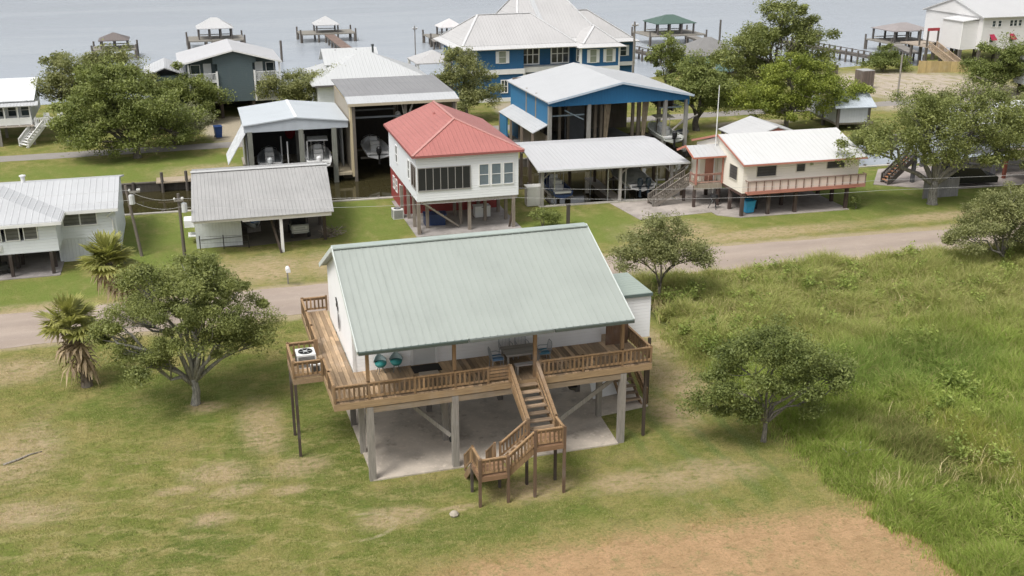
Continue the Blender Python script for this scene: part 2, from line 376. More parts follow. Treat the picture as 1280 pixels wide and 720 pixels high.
    bare = t.m('MULTIPLY', t.m('MAXIMUM', ell(t, x, y, 86, 80, 13, 11, mid, .5, .3), ell(t, x, y, 86, 67, 14, 5, mid, .4, .3)), t.ramp(mid2, .72, .42, .15, 1))
    col = t.mix(bare, col, t.mix(mid, (.46, .38, .31), (.58, .50, .43)))
    # blade-scale light and dark grain
    col = t.mix(t.ramp(fine, .50, .72, 0, .38), col, t.mix(1.0, col, (.52, .60, .45), 'MULTIPLY'))
    col = t.mix(t.ramp(vfine, .42, .72, 0, .75), col, t.mix(1.0, col, (.55, .56, .5), 'MULTIPLY')); col = t.mix(t.ramp(vfine, .46, .28, 0, .6), col, t.mix(1.0, col, (1.35, 1.33, 1.3), 'MULTIPLY'))
    return col, fine, vfine
def ground_mat():
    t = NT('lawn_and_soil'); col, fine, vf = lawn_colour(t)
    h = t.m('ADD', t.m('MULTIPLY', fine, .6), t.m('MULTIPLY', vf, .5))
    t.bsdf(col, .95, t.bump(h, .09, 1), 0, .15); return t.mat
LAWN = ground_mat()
def near_bank(u): return 45.45 - .052*(u+11) + .10
def far_bank(u): return 55.6 - .03*(u+11)
D0 = (20.5, 38.2); DR = -3.4                         # boat shelter with two slips cut into the bank
def dloc(x, y):
    c, s_ = math.cos(R(DR)), math.sin(R(DR)); return (D0[0]+x*c-y*s_, D0[1]+x*s_+y*c)
SLIPS = ((1.0, 6.1, .4), (7.1, 10.2, .3))
def flat(name, poly, z, mat):
    m_ = MB(); m_.add([(x, y, z) for x, y in poly], [tuple(range(len(poly)))])
    o = m_.build(name, mat); put(o, 0, 0); return tag(o, kind='structure')
def bank_pts():
    pts = []
    for x0, x1, y0 in SLIPS:
        a, b, c, d = dloc(x0, 9), dloc(x0, y0), dloc(x1, y0), dloc(x1, 9)
        fa = (a[0], near_bank(a[0])); fd = (d[0], near_bank(d[0])); pts += [fa, b, c, fd]
    return pts
south = [(-260, -200), (300, -200), (300, near_bank(300))] + bank_pts()[::-1] + [(-260, near_bank(-260))]
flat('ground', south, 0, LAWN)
SHORE = [(-260, 101), (-60, 100), (-24, 98), (-6, 99.5), (8, 97), (20, 95), (24, 91), (28, 97), (33, 101.5), (45, 102), (50.5, 97.5), (53.5, 94.2), (58, 97), (64, 100), (72, 99.5),
         (80, 97), (86, 96), (93, 97.2), (97.5, 94), (101, 96), (106, 104), (120, 108), (300, 112)]
NSLIPS = ((-.6, 7.5, 60.6), (8.4, 19.0, 63.6), (38.1, 40.3, 62.5))
def far_pts():
    p = []
    for x0, x1, y in NSLIPS: p += [(x0, far_bank(x0)), (x0, y), (x1, y), (x1, far_bank(x1))]
    return p
north = [(-260, far_bank(-260))] + far_pts() + [(300, far_bank(300))] + SHORE[::-1]
flat('ground', north, 0, LAWN)
# banks: one mesh of earth sides under the land edges
bk = MB()
for line in ([(-260, near_bank(-260))] + bank_pts() + [(300, near_bank(300))], [(300, far_bank(300))] + far_pts()[::-1] + [(-260, far_bank(-260))], SHORE):
    for a, b in zip(line[:-1], line[1:]): bk.add([(a[0], a[1], 0), (b[0], b[1], 0), (b[0], b[1], -2), (a[0], a[1], -2)], [(0, 1, 2, 3)])
tag(put(bk.build('ground_bank', plain((.12, .10, .07), .95)), 0, 0), kind='structure')

def water_mat():
    t = NT('water'); x, y, z = t.xyz()
    n1 = t.noise(.55, 4, .6, None, (1, 2.2, 1)); n2 = t.noise(2.6, 4, .65, None, (1, 1.9, 1)); n3 = t.noise(.012, 4, .6, None, (1, 3.5, 1))
    far = t.ramp(y, 56, 92); far = t.m('MAXIMUM', far, t.ramp(x, 44, 62))
    h = t.m('ADD', t.m('MULTIPLY', n1, .7), t.m('MULTIPLY', n2, .35))
    b = t.n.new('ShaderNodeBump'); b.inputs['Distance'].default_value = .16
    t.link(t.m('MULTIPLY', far, t.ramp(n3, .35, .65, .25, .75)), b.inputs['Strength']); t.l.new(h, b.inputs['Height'])
    # murky brown canal, its right end painted pale as sky reflection; grey-blue lake
    col = t.mix(far, (.042, .036, .016), t.mix(t.ramp(n3, .35, .65), (.385, .425, .475), (.445, .485, .53)))
    t.bsdf(col, t.m('ADD', t.m('MULTIPLY', far, .10), .05), b.outputs[0], 0, .5, IOR=1.33); return t.mat
wm = MB(); wm.add([(-4000, 30, WATER_Z), (4000, 30, WATER_Z), (6000, 9000, WATER_Z), (-6000, 9000, WATER_Z)], [(0, 1, 2, 3)])
tag(put(wm.build('lake_water', water_mat()), 0, 0), kind='structure')

def road_mat():
    t = NT('worn_asphalt'); x, y, z = t.xyz(); n = t.noise(.4, 5, .6, None, (.35, 1, 1)); n2 = t.noise(3, 5, .65, None, (.5, 1, 1)); n3 = t.noise(40, 2)
    tr = t.m('ABSOLUTE', t.m('SUBTRACT', t.m('ABSOLUTE', t.m('SUBTRACT', y, 22.6)), 1.05))
    col = t.mix(t.ramp(n, .3, .7), (.355, .285, .235), (.44, .36, .30)); col = t.mix(t.ramp(tr, .1, .7, .35, 0), col, (.295, .24, .205))
    col = t.mix(t.ramp(n2, .52, .75, 0, .45), col, (.48, .40, .33)); col = t.mix(t.ramp(n3, .4, .7, 0, .3), col, (.17, .15, .13))
    t.bsdf(col, .9, t.bump(n3, .012, .6)); return t.mat
random.seed(5)
ROADW = [(-260, 18.5, 25.9), (-60, 19.4, 25.9), (-17, 20.0, 25.55), (-2.7, 20.45, 25.3), (12, 20.4, 25.15), (26, 20.2, 24.95), (35, 19.9, 24.4), (44, 19.35, 23.7), (60, 18.4, 22.6), (90, 16.2, 20.2), (260, 2, 6)]
def at_road(u, k):
    for a, b in zip(ROADW[:-1], ROADW[1:]):
        if a[0] <= u <= b[0]: f = (u-a[0])/(b[0]-a[0]); return a[k]*(1-f) + b[k]*f
    return ROADW[-1][k]
us = [-260, -120] + [-60+.9*i for i in range(170)] + [120, 260]
lo = [(u, at_road(u, 1)+random.uniform(-.09, .09)) for u in us]; hi = [(u, at_road(u, 2)+random.uniform(-.09, .09)) for u in us]
rm = MB(); n_ = len(us); rm.add([(x, y, .012) for x, y in lo+hi], [(i, i+1, n_+i+1, n_+i) for i in range(n_-1)])
tag(put(rm.build('road', road_mat()), 0, 0), kind='structure')
us = [-260] + [-60+1.2*i for i in range(130)] + [260]
lo = [(u, 67.75+random.uniform(-.12, .12)) for u in us]; hi = [(u, 70.4+random.uniform(-.12, .12)) for u in us]; n_ = len(us)
rm = MB(); rm.add([(x, y, .012) for x, y in lo+hi], [(i, i+1, n_+i+1, n_+i) for i in range(n_-1)])
def lane_mat():
    t = NT('gravel_lane'); n = t.noise(.7, 5, .6); n3 = t.noise(25, 2)
    t.bsdf(t.mix(t.ramp(n3, .3, .7, 0, .5), t.mix(n, (.27, .25, .23), (.36, .335, .31)), (.2, .18, .16)), .95, t.bump(n3, .02, .7)); return t.mat
tag(put(rm.build('road', lane_mat()), 0, 0), kind='structure')
def pad(name, poly, z=.03, mat=None):
    m_ = MB(); m_.prism(poly, -.2, z); return tag(put(m_.build(name, mat or concrete()), 0, 0), kind='structure')
SLABC = concrete((.56, .49, .41))
pad('concrete_slab', [(0, 0), (11.05, -.06), (11.3, 2.75), (13.9, 3.05), (14.1, 7.2), (11.4, 9.9), (-.05, 9.9)], .06, SLABC)
pad('path', [(4.2, -1.2), (5.0, -1.25), (5.1, -.35), (4.25, -.3)], .04, concrete((.42, .40, .37)))

# ------------------------------------------------------------------ marsh and lawn blades (uncountable: one mesh each)
def vnoise(x, y, seed):
    r = np.random.RandomState(seed); g = r.rand(64, 64)
    xi = np.floor(x).astype(int); yi = np.floor(y).astype(int); fx = x-xi; fy = y-yi; fx = fx*fx*(3-2*fx); fy = fy*fy*(3-2*fy)
    a = g[xi % 64, yi % 64]; b = g[(xi+1) % 64, yi % 64]; c = g[xi % 64, (yi+1) % 64]; d = g[(xi+1) % 64, (yi+1) % 64]
    return (a*(1-fx)+b*fx)*(1-fy) + (c*(1-fx)+d*fx)*fy
def blades(name, u, v, h, w, lean, az, mat, z0=0.0):
    """curved tapering blades: two faces each"""
    n = len(u); ca, sa = np.cos(az), np.sin(az); r = np.random.RandomState(9); wa = r.rand(n)*6.283; wx, wy = np.cos(wa)*w*.5, np.sin(wa)*w*.5
    P = np.zeros((n, 5, 3)); l1 = h*lean*.3; l2 = h*lean
    P[:, 0] = np.stack([u-wx, v-wy, np.full(n, z0)], 1); P[:, 1] = np.stack([u+wx, v+wy, np.full(n, z0)], 1)
    P[:, 2] = np.stack([u+wx*.8+ca*l1, v+wy*.8+sa*l1, z0+h*.6], 1); P[:, 3] = np.stack([u-wx*.8+ca*l1, v-wy*.8+sa*l1, z0+h*.6], 1)
    P[:, 4] = np.stack([u+ca*l2, v+sa*l2, z0+h*(1-.25*lean)], 1)
    b = (np.arange(n)*5)[:, None]
    loops = (b + np.array([[0, 1, 2, 3, 3, 2, 4]])).ravel()
    st = (np.arange(n)*7)[:, None] + np.array([[0, 4]]); tt = np.tile([4, 3], n)
    o = raw_mesh(name, P.reshape(-1, 3), loops, st.ravel(), tt, mat); put(o, 0, 0); return tag(o, kind='stuff')
def marsh_mat():
    t = NT('marsh_grass'); x, y, z = t.xyz(); i = t.island()
    n = t.noise(.22, 4, .6); n2 = t.noise(.8, 4, .6); nn = t.m('ADD', t.m('MULTIPLY', n, .6), t.m('MULTIPLY', n2, .4))
    green = t.mix(i, (.225, .325, .050), (.490, .555, .150)); olive = t.mix(i, (.300, .345, .085), (.600, .575, .245)); dark = t.mix(i, (.110, .170, .030), (.260, .310, .080))
    up = t.ramp(t.m('ADD', y, t.m('MULTIPLY', t.m('SUBTRACT', n, .5), 16)), 1.5, 9.5)       # the taller dry stand near the street
    col = t.mix(t.m('MAXIMUM', t.m('MULTIPLY', up, t.ramp(n2, .25, .55, .35, .95)), t.ramp(nn, .52, .66, 0, .55)), green, olive)
    col = t.mix(t.ramp(n2, .58, .72, 0, .75), col, dark)
    yel = ell(t, x, y, 26.0, -5.4, 1.7, 3.4, n2, .8, .5); col = t.mix(t.m('MULTIPLY', yel, t.ramp(i, .3, .8, .2, .85)), col, (.52, .50, .13))
    brn = ell(t, x, y, 23.2, -4.4, 1.7, 3.2, n2, .9, .6); col = t.mix(t.m('MULTIPLY', brn, .7), col, t.mix(i, (.15, .165, .055), (.27, .25, .10))); lush = ell(t, x, y, 19.9, -4, 1.7, 8, n2, .8, .6); col = t.mix(t.m('MULTIPLY', lush, .8), col, green)
    low = ell(t, x, y, 28.5, 3.0, 5.5, 2.6, n2, .7, .5); col = t.mix(t.m('MULTIPLY', low, .75), col, t.mix(i, (.20, .31, .06), (.31, .40, .11)))
    straw = t.ramp(i, .86, .89); col = t.mix(t.m('MULTIPLY', straw, .8), col, (.46, .38, .19))
    d = t.n.new('ShaderNodeBsdfPrincipled'); t.link(col, d.inputs['Base Color']); d.inputs['Roughness'].default_value = .7; d.inputs['Specular IOR Level'].default_value = .2
    tr = t.n.new('ShaderNodeBsdfTranslucent'); t.link(col, tr.inputs[0]); mx = t.n.new('ShaderNodeMixShader'); mx.inputs[0].default_value = .42
    t.l.new(d.outputs[0], mx.inputs[1]); t.l.new(tr.outputs[0], mx.inputs[2]); t.l.new(mx.outputs[0], t.out.inputs[0]); return t.mat
rs = np.random.RandomState(3)
def marsh(n=480000):
    # tufts, denser close to the viewer
    nt = n//11
    y = -17.5 + 36.5*rs.rand(nt*3)**1.2; x = 18.0 + 50*rs.rand(nt*3)**1.5
    keep = (y < np.array([at_road(float(q), 1) for q in x]) - .9 - .5*vnoise(x*1.3, y*0, 7)) & (x > 18.45 + 1.1*(vnoise(y*.9, x*0, 8)-.5) + .6*(vnoise(y*3, x*3, 18)-.5) + 1.3*np.clip((y-9)/5, 0, 1) + .5*np.clip((-6-y)/5, 0, 1)) & (x < 31 + (y+15)*1.25)
    keep &= (vnoise(x*1.25, y*1.25, 51) + .5*vnoise(x*3.1, y*3.1, 52) > .42) | (x < 20.2)
    keep &= ~((x < 21.5) & (y > 13.5) & (y < 18.6) & (vnoise(x*1.1, y*1.1, 6) < .45))
    x, y = x[keep][:nt], y[keep][:nt]; nt = len(x); k = 11
    hb = (.30 + .75*vnoise(x*.45, y*.45, 1)**1.4 + .45*vnoise(x*1.5, y*1.5, 2)) * (1 + .35*np.clip((y-2)/8, 0, 1)) * np.clip((x-17.9)/2.0, .22, 1)
    az0 = 6.283*vnoise(x*.22, y*.22, 4)*1.6; rad = .07+.11*rs.rand(nt)
    X = np.repeat(x, k) + rs.randn(nt*k)*np.repeat(rad, k); Y = np.repeat(y, k) + rs.randn(nt*k)*np.repeat(rad, k)
    Hh = np.repeat(hb, k)*(.6+.6*rs.rand(nt*k)); az = np.repeat(az0, k) + rs.randn(nt*k)*1.9
    lean = .25+.6*rs.rand(nt*k)*np.repeat(.5+vnoise(x*.5, y*.5, 5), k)
    brd = np.repeat(((vnoise(x*.6, y*.6, 21) + .35*np.clip((y-2)/8, 0, 1) > .68) & (rs.rand(nt) < .6)), k)        # patches of broad-leaved weeds
    wd = np.where(brd, .045+.05*rs.rand(nt*k), .013 + .018*rs.rand(nt*k)); Hh = np.where(brd, Hh*.75, Hh); lean = np.where(brd, lean*.6+.5, lean)
    ne = 2600; ey = -13 + 24*rs.rand(ne); ex = 18.35 + .55*rs.randn(ne)*.6 + .45*np.clip((-6-ey)/5, 0, 1)
    X = np.concatenate([X, ex]); Y = np.concatenate([Y, ey]); Hh = np.concatenate([Hh, .12+.3*rs.rand(ne)]); wd = np.concatenate([wd, .012+.014*rs.rand(ne)]); lean = np.concatenate([lean, .4+.5*rs.rand(ne)]); az = np.concatenate([az, 6.28*rs.rand(ne)])
    tag(blades('marsh_grass', X, Y, Hh, wd, lean, az, marsh_mat()), 'tall uncut marsh grass filling the lot right of the house', 'marsh grass')
def lawn_blades(n=260000):
    x = -24 + 43*rs.rand(n*2); y = -9 + 28*rs.rand(n*2)**1.2
    keep = ~((x > -.1) & (x < 11.3) & (y > -.1) & (y < 10)) & (x < 18.4) & (vnoise(x*.9, y*.9, 11) + .5*vnoise(x*3, y*3, 12) > .42) & ~((x > 11) & (x < 14.2) & (y > 2.6) & (y < 7.3))
    keep &= (y > -6.6 - .12*np.clip(x-10, 0, 9) - 2.5*np.clip((4-x)/4, 0, 1) + 2*(vnoise(x*.8, y*.8, 13)-.5)) | (rs.rand(n*2) < .05)
    x, y = x[keep][:n], y[keep][:n]; m_ = len(x)
    t = NT('short_turf'); col, a, b = lawn_colour(t); i = t.island(); col = t.mix(t.ramp(i, .1, 1, 0, .8), t.mix(1.0, col, (1.2, 1.2, 1.1), 'MULTIPLY'), (.42, .37, .17))
    t.bsdf(col, .9, None, 0, .15)
    tag(blades('grass', x, y, .03+.045*rs.rand(m_), .011+.011*rs.rand(m_), .4+.6*rs.rand(m_), 6.283*rs.rand(m_), t.mat), 'short mown turf around the stilt house', 'grass')
marsh(); lawn_blades()
# ------------------------------------------------------------------ vegetation
def leaf_quads(P, size, rng, flat=.45):
    n = len(P); nrm = rng.randn(n, 3); nrm[:, 2] = np.abs(nrm[:, 2]) + flat; nrm /= np.linalg.norm(nrm, axis=1)[:, None]
    a = np.cross(nrm, rng.randn(n, 3)); a /= np.linalg.norm(a, axis=1)[:, None]; b = np.cross(nrm, a)
    s_ = (size*(.6+.8*rng.rand(n)))[:, None]
    V = np.stack([P - a*s_*.6, P - b*s_*.32 + nrm*s_*.08, P + a*s_*.6, P + b*s_*.32 + nrm*s_*.08], 1)
    return V.reshape(-1, 3), np.arange(n*4), np.arange(n)*4, np.full(n, 4)
GREENS = {'oak': ((.095, .120, .034), (.370, .400, .135)), 'olive': ((.130, .150, .055), (.410, .415, .180)), 'bright': ((.120, .165, .028), (.400, .445, .085)),
          'dark': ((.080, .110, .030), (.310, .355, .110)), 'pale': ((.12, .13, .06), (.42, .42, .26)), 'fresh': ((.125, .160, .044), (.370, .410, .135))}
def tree(name, label, cat, u, v, blobs, th=1.6, tr=.18, leaves=12000, size=.2, tone='oak', seed=1, clumps=70, cr=.55, fork=None, group=None, barkc=(.16, .14, .115), shell=.62, limbs=True, lean=(0, 0)):
    """blobs: (du, dv, z, ru, rv, rz) lobes that the crown fills with leafy clumps, leaving gaps between"""
    rng = np.random.RandomState(seed); t = thing(name, label, cat, u, v, 0, 0, group)
    B = np.array(blobs, float); wgt = (B[:, 3]*B[:, 4]*B[:, 5])**.67; wgt /= wgt.sum()
    C = []
    for k in rng.choice(len(B), clumps, p=wgt):
        d = rng.randn(3); d /= np.linalg.norm(d); d[2] = d[2] if d[2] > -.75 else -d[2]*.5
        r = shell + (1-shell)*rng.rand()**.6 + .14*rng.randn()
        C.append((B[k, :3] + d*B[k, 3:]*r, k))
    P = []; S = []; per = max(4, leaves//clumps)
    for c, k in C:
        r_ = cr*(.5+1.0*rng.rand()**1.5); m_ = int(per*(.45+1.1*rng.rand()))
        q = rng.randn(m_, 3); q /= np.linalg.norm(q, axis=1)[:, None]; q *= (rng.rand(m_)**.5 + .25*np.abs(rng.randn(m_))*(rng.rand(m_) < .3))[:, None]
        q[:, 2] *= .78; P.append(c + q*r_*np.array([1.15, 1.15, 1])); S.append(np.full(m_, .75+.6*rng.rand()))
    P = np.concatenate(P); S = np.concatenate(S)[P[:, 2] > .12]; P = P[P[:, 2] > .12]
    g = GREENS[tone]
    raw_mesh('crown', *leaf_quads(P, size*S*.88, rng), leaf(g[0], g[1]), t)
    tk = MB(); fk = np.array([lean[0], lean[1], th])
    w1 = fk*.5 + np.array([rng.randn()*.06, rng.randn()*.06, 0])
    tk.tube([(0, 0, -.1), (0, 0, .12), w1, fk], [tr*1.45, tr*1.12, tr*.95, tr*.85], 10)
    if limbs:
        for k in range(len(B)):
            e = B[k, :3] + np.array([0, 0, -.1*B[k, 5]]); ln = np.linalg.norm(e-fk); mid = fk*.55 + e*.45 + rng.randn(3)*.09*ln + np.array([0, 0, .10*ln if e[2] > fk[2]+1 else .22*ln])
            tk.tube([fk - np.array([0, 0, .15+.25*rng.rand()]), (fk+mid)*.5+rng.randn(3)*.05*ln, mid, (mid+e)*.5+rng.randn(3)*.06*ln, e], [tr*(.5+.25*rng.rand()), tr*.5, tr*.4, tr*.28, tr*.16], 7)
            for c in [c for c, kk in C if kk == k][:7]:
                f = .35+.5*rng.rand(); s0 = mid*(1-f) + e*f if rng.rand() < .7 else mid
                tk.tube([s0, s0*.5+c*.5+rng.randn(3)*.1, c], [tr*.26, tr*.16, tr*.06], 5)
    tk.build('trunk', bark(barkc), t, True); return t

def fan(mb, base, az, el, pet, rad, rng, droop, nseg=20, mi=0):
    """one palm fan: petiole and folded segments spread round its tip"""
    d = Vector((math.cos(az)*math.cos(el), math.sin(az)*math.cos(el), math.sin(el))); side = Vector((-math.sin(az), math.cos(az), 0)); upv = side.cross(d) * -1
    if upv.z < 0: upv = -upv
    b = Vector(base); tip = b + d*pet - Vector((0, 0, droop*pet*.3)); mb.bar(b, tip, .05, .03, mi)
    for i in range(nseg):
        a = (i/(nseg-1)-.5)*math.radians(260); L = rad*(.85+.2*rng.rand())*(1-.18*abs(a)/2)
        dr = d*math.cos(a) + side*math.sin(a); e1 = tip + dr*L*.6 + Vector((0, 0, -.05*L)); e2 = tip + dr*L + Vector((0, 0, -droop*L*(.35+.4*rng.rand())))
        w = Vector((dr.y, -dr.x, 0)); w = (w.normalized() if w.length > 1e-3 else side)*.085*rad; up2 = upv*.03
        mb.add([tip, e1-w+up2, e2, e1+w], [(0, 1, 2, 3)], mi)
def palm(label, u, v, H, lean, seed, rad=.85, nf=26, skirt=1.5):
    rng = np.random.RandomState(seed); t = thing('palm_tree', label, 'palm tree', u, v, 0, 0, 'fan palms left of the house')
    top = Vector((lean[0], lean[1], H)); tk = MB(); pts = []; rr = []
    for i in range(9):
        f = i/8; pts.append((lean[0]*f*f, lean[1]*f*f, H*f-.05)); rr.append(.25-.05*f + (.06 if i == 0 else 0))
    tk.tube(pts, rr, 10)
    for i in range(70):                                               # old leaf bases
        f = rng.rand()**.7; az = rng.rand()*6.283; r = .24-.05*f; p = Vector((lean[0]*f*f+math.cos(az)*r, lean[1]*f*f+math.sin(az)*r, H*f))
        tk.bar(p, p+Vector((math.cos(az)*.12, math.sin(az)*.12, .13)), .07, .03)
    tk.build('trunk', bark((.17, .135, .105)), t)
    live = MB(); dead = MB()
    for i in range(nf):
        az = i*2.4+rng.randn()*.25; el = math.radians(-5+85*(i/nf)+rng.randn()*8); fan(live, top+Vector((0, 0, -.05+.25*i/nf)), az, el, .65+.3*rng.rand(), rad*.95, rng, .38 if el < .5 else .18)
    for i in range(int(nf*1.25)):
        az = i*2.4+rng.randn()*.3; el = math.radians(-80+85*rng.rand()**1.3); z = -skirt*rng.rand()**1.3 + .1
        f = 1+z/H; fan(dead, Vector((lean[0]*f*f, lean[1]*f*f, H+z*.75)), az, el, .35+.35*rng.rand(), rad*.8, rng, .9, 9)
    live.build('crown', leaf((.19, .21, .05), (.52, .50, .17), .35), t); dead.build('dead_skirt', leaf((.18, .125, .075), (.58, .45, .28), .15), t); return t

# near lot
tree('tree', 'broad round green tree on the lawn beside two fan palms', 'tree', -6.86, 9.83,
     [(-.5, 0, 5.7, 2.2, 2.2, 1.5), (-2.1, .2, 4.5, 1.6, 1.8, 1.1), (1.7, 0, 5.0, 1.8, 1.8, 1.2), (.2, -1.3, 4.4, 1.9, 1.5, 1.2), (.2, 1.5, 5.2, 2.0, 1.6, 1.4), (-3.0, .3, 3.0, 1.1, 1.3, .9), (2.7, -.3, 3.9, 1.2, 1.3, .9), (3.1, .2, 2.9, .8, .9, .6), (.4, .2, 6.7, 1.3, 1.4, .8), (-1.6, 0, 6.3, 1.1, 1.2, .8), (-3.4, .2, 4.0, .9, 1.0, .8), (-1.8, -.8, 2.9, 1.1, 1.0, .8), (1.5, -.6, 3.2, 1.0, .9, .6)],
     1.35, .2, 90000, .10, 'oak', 11, 175, .52, shell=.6, barkc=(.26, .25, .215))
tree('small_tree', 'small dark green tree standing at the edge of the tall marsh grass', 'tree', 17.4, -1.75,
     [(-.7, 0, 3.9, 1.7, 1.6, 1.1), (1.5, .3, 3.5, 1.6, 1.6, 1.1), (.2, .2, 4.7, 1.3, 1.3, .8), (-2.5, 0, 3.0, 1.1, 1.2, .8), (2.9, .2, 2.9, 1.1, 1.1, .8), (.3, -1, 3.0, 1.6, 1.1, .8), (-3.0, .1, 2.2, .7, .8, .6), (3.7, .1, 2.6, .6, .7, .5), (-1.3, -.2, 1.9, .8, .8, .6), (2.0, 0, 1.7, .8, .8, .5)],
     1.2, .11, 60000, .10, 'dark', 12, 120, .5, shell=.55, barkc=(.22, .2, .17))
tree('sapling', 'thin olive tree with sparse crown between the green roof and the street', 'tree', 20.2, 15.5,
     [(-.8, 0, 3.6, 1.7, 1.6, 1.3), (1.2, .2, 3.5, 1.7, 1.6, 1.2), (.0, .2, 4.6, 1.5, 1.4, .95), (-2.1, -.2, 3.3, 1.3, 1.3, 1.0), (2.2, 0, 2.9, 1.2, 1.2, .9)],
     1.4, .10, 22050, 0.112, 'olive', 13, 100, .6, shell=.5)
palm('taller shaggy fan palm with a thick brown skirt of dead fronds near the street', -9.6, 21.8, 3.7, (-1.3, .2), 3, 1.25, 24, 2.0)
palm('shorter leaning fan palm beside the broad round tree', -12.0, 13.6, 3.15, (-.4, .1), 4, 1.15, 20, 2.2)
tree('bush', 'sprawling grey green bush leaning over the street at the marsh corner', 'bush', 45.2, 15.6,
     [(-1.8, 0, 3.0, 1.7, 1.8, 1.3), (.6, .2, 3.6, 2.1, 2, 1.5), (2.6, 0, 3.2, 1.8, 1.8, 1.4), (-3.0, -.3, 2.2, 1.5, 1.4, 1.0), (1.4, -.6, 1.6, 2.2, 1.7, 1.4), (0, .2, 4.6, 1.3, 1.3, .7), (3.4, -.2, 1.8, 1.5, 1.5, 1.3)],
     .7, .16, 54600, 0.119, 'olive', 14, 160, .66, barkc=(.24, .22, .19), shell=.5)
tree('oak_tree', 'large spreading oak in front of the pale raised house with orange brown steps', 'tree', 50.6, 29.73,
     [(-1.0, 0, 6.6, 4.2, 3.4, 1.9), (-5.2, .3, 5.2, 3.2, 2.8, 1.7), (3.8, 0, 6.4, 3.8, 3.2, 1.9), (7.0, .2, 5.0, 2.8, 2.8, 1.7), (1.2, -.6, 4.4, 4.2, 2.4, 1.4), (-2.0, .6, 8.3, 2.0, 1.8, .9), (4.0, .5, 8.0, 2.6, 2.2, 1.0), (9.0, .4, 6.2, 2.2, 2.2, 1.6), (5.5, -.8, 3.6, 3.0, 2.0, 1.1)],
     1.9, .36, 67200, 0.152, 'oak', 15, 230, .85, barkc=(.2, .19, .17), shell=.5)
tree('shrub', 'low leafy shrub beside the red roofed house near the thin post', 'shrub', 18.7, 32.7, [(0, 0, .9, .7, .7, .6), (.6, .1, .7, .6, .6, .5), (-.5, 0, .8, .5, .5, .6)], .3, .05, 3360, 0.106, 'fresh', 16, 26, .35)
tree('shrub', 'small round shrub at the right end post of the balcony house', 'shrub', 43.9, 30.3, [(0, 0, .5, .55, .5, .45)], .2, .04, 1470, 0.0924, 'dark', 17, 14, .3)
# beyond the canal
tree('oak_tree', 'biggest green tree on the canal lawn left, low crown over the gravel lane', 'tree', -10.27, 65.93,
     [(-1, 0, 5.6, 4.2, 3.5, 3.0), (-4.0, 0, 4.2, 3.0, 3.0, 2.7), (2.4, 0, 4.4, 3.0, 3.0, 2.8), (-1.0, -1.0, 3.2, 4.4, 2.4, 2.2), (-1.2, .5, 7.6, 2.6, 2.4, 1.6), (-4.6, 0, 2.2, 2.2, 1.8, 1.6), (3.4, -.3, 2.4, 2.2, 1.8, 1.8), (-3.0, -1.2, 1.6, 1.8, 1.4, 1.2)],
     1.3, .34, 56700, 0.198, 'fresh', 21, 210, .95, group='trees beyond the canal')
tree('oak_tree', 'olive tree behind the biggest canal lawn tree beside the white porch house', 'tree', -14.5, 79.5,
     [(-1.5, 0, 6.2, 3.0, 2.6, 2.2), (2.0, .4, 6.8, 3.0, 2.6, 2.0), (-2.8, .2, 4.2, 2.4, 2.2, 2.2), (0, 0, 4.4, 3.2, 2.6, 2.2), (4.4, 0, 5.2, 2.0, 2.0, 1.8)],
     1.8, .3, 31500, 0.205, 'olive', 22, 130, .95, group='trees beyond the canal')
tree('shrub', 'pale silvery green rounded bush right of the biggest canal lawn tree', 'bush', -6.9, 71.3,
     [(0, 0, 2.2, 3.0, 2.4, 1.9), (1.6, -.2, 1.8, 2.0, 1.8, 1.6), (-1.8, 0, 1.8, 2.0, 1.8, 1.6)], .5, .14, 23100, 0.165, 'pale', 23, 90, .7, group='trees beyond the canal')
tree('tree', 'dark green tree covering the left end of the slate gabled house', 'tree', -5.0, 82.0,
     [(0, 0, 3.9, 2.9, 2.4, 1.8), (-2, 0, 3.0, 2.0, 2.0, 1.6), (2.2, 0, 2.6, 1.7, 1.7, 1.6)], 1.3, .2, 19950, 0.185, 'fresh', 24, 85, .75, group='trees beyond the canal')
tree('shrub', 'small dark shrub below the white posts of the slate gabled house', 'shrub', -3.1, 80.6, [(0, 0, 1.3, 1.2, 1.0, 1.1)], .3, .08, 2940, 0.185, 'dark', 25, 20, .5)
tree('tree', 'olive tree with pale blossoms behind the twin slip boathouse', 'tree', 6.9, 82.0,
     [(0, 0, 3.8, 2.8, 2.4, 1.6), (2.4, 0, 3.6, 1.9, 1.8, 1.5), (-2.2, 0, 3.2, 1.9, 1.8, 1.4), (.5, -.4, 2.2, 3.2, 2, 1.2)], 1.2, .18, 19950, 0.185, 'olive', 26, 90, .75, group='trees beyond the canal')
tree('tree', 'leafy tree between the tan boathouse and the blue lake house', 'tree', 24.0, 74.1,
     [(0, 0, 5.6, 2.4, 2.2, 1.7), (-1.8, 0, 4.0, 2.0, 2.0, 1.6), (1.9, 0, 3.6, 2.1, 2.0, 1.7), (-.6, .2, 7.0, 1.4, 1.4, .9), (.3, -.5, 2.4, 2.6, 2.0, 1.5)], 1.4, .2, 25200, 0.178, 'olive', 27, 105, .75, group='trees beyond the canal')
tree('tree', 'dark trunked tree right of the blue open boathouse', 'tree', 45.7, 61.64,
     [(0, 0, 4.6, 3.0, 2.6, 2.0), (-2.6, 0, 3.6, 2.0, 2.0, 1.6), (2.6, 0, 4.0, 2.2, 2.0, 1.7), (0, .2, 6.4, 2.0, 1.8, 1.2), (1.8, -.3, 2.6, 2.0, 1.6, 1.2)], 1.6, .34, 31500, 0.185, 'fresh', 28, 120, .8, group='trees beyond the canal', barkc=(.07, .06, .05))
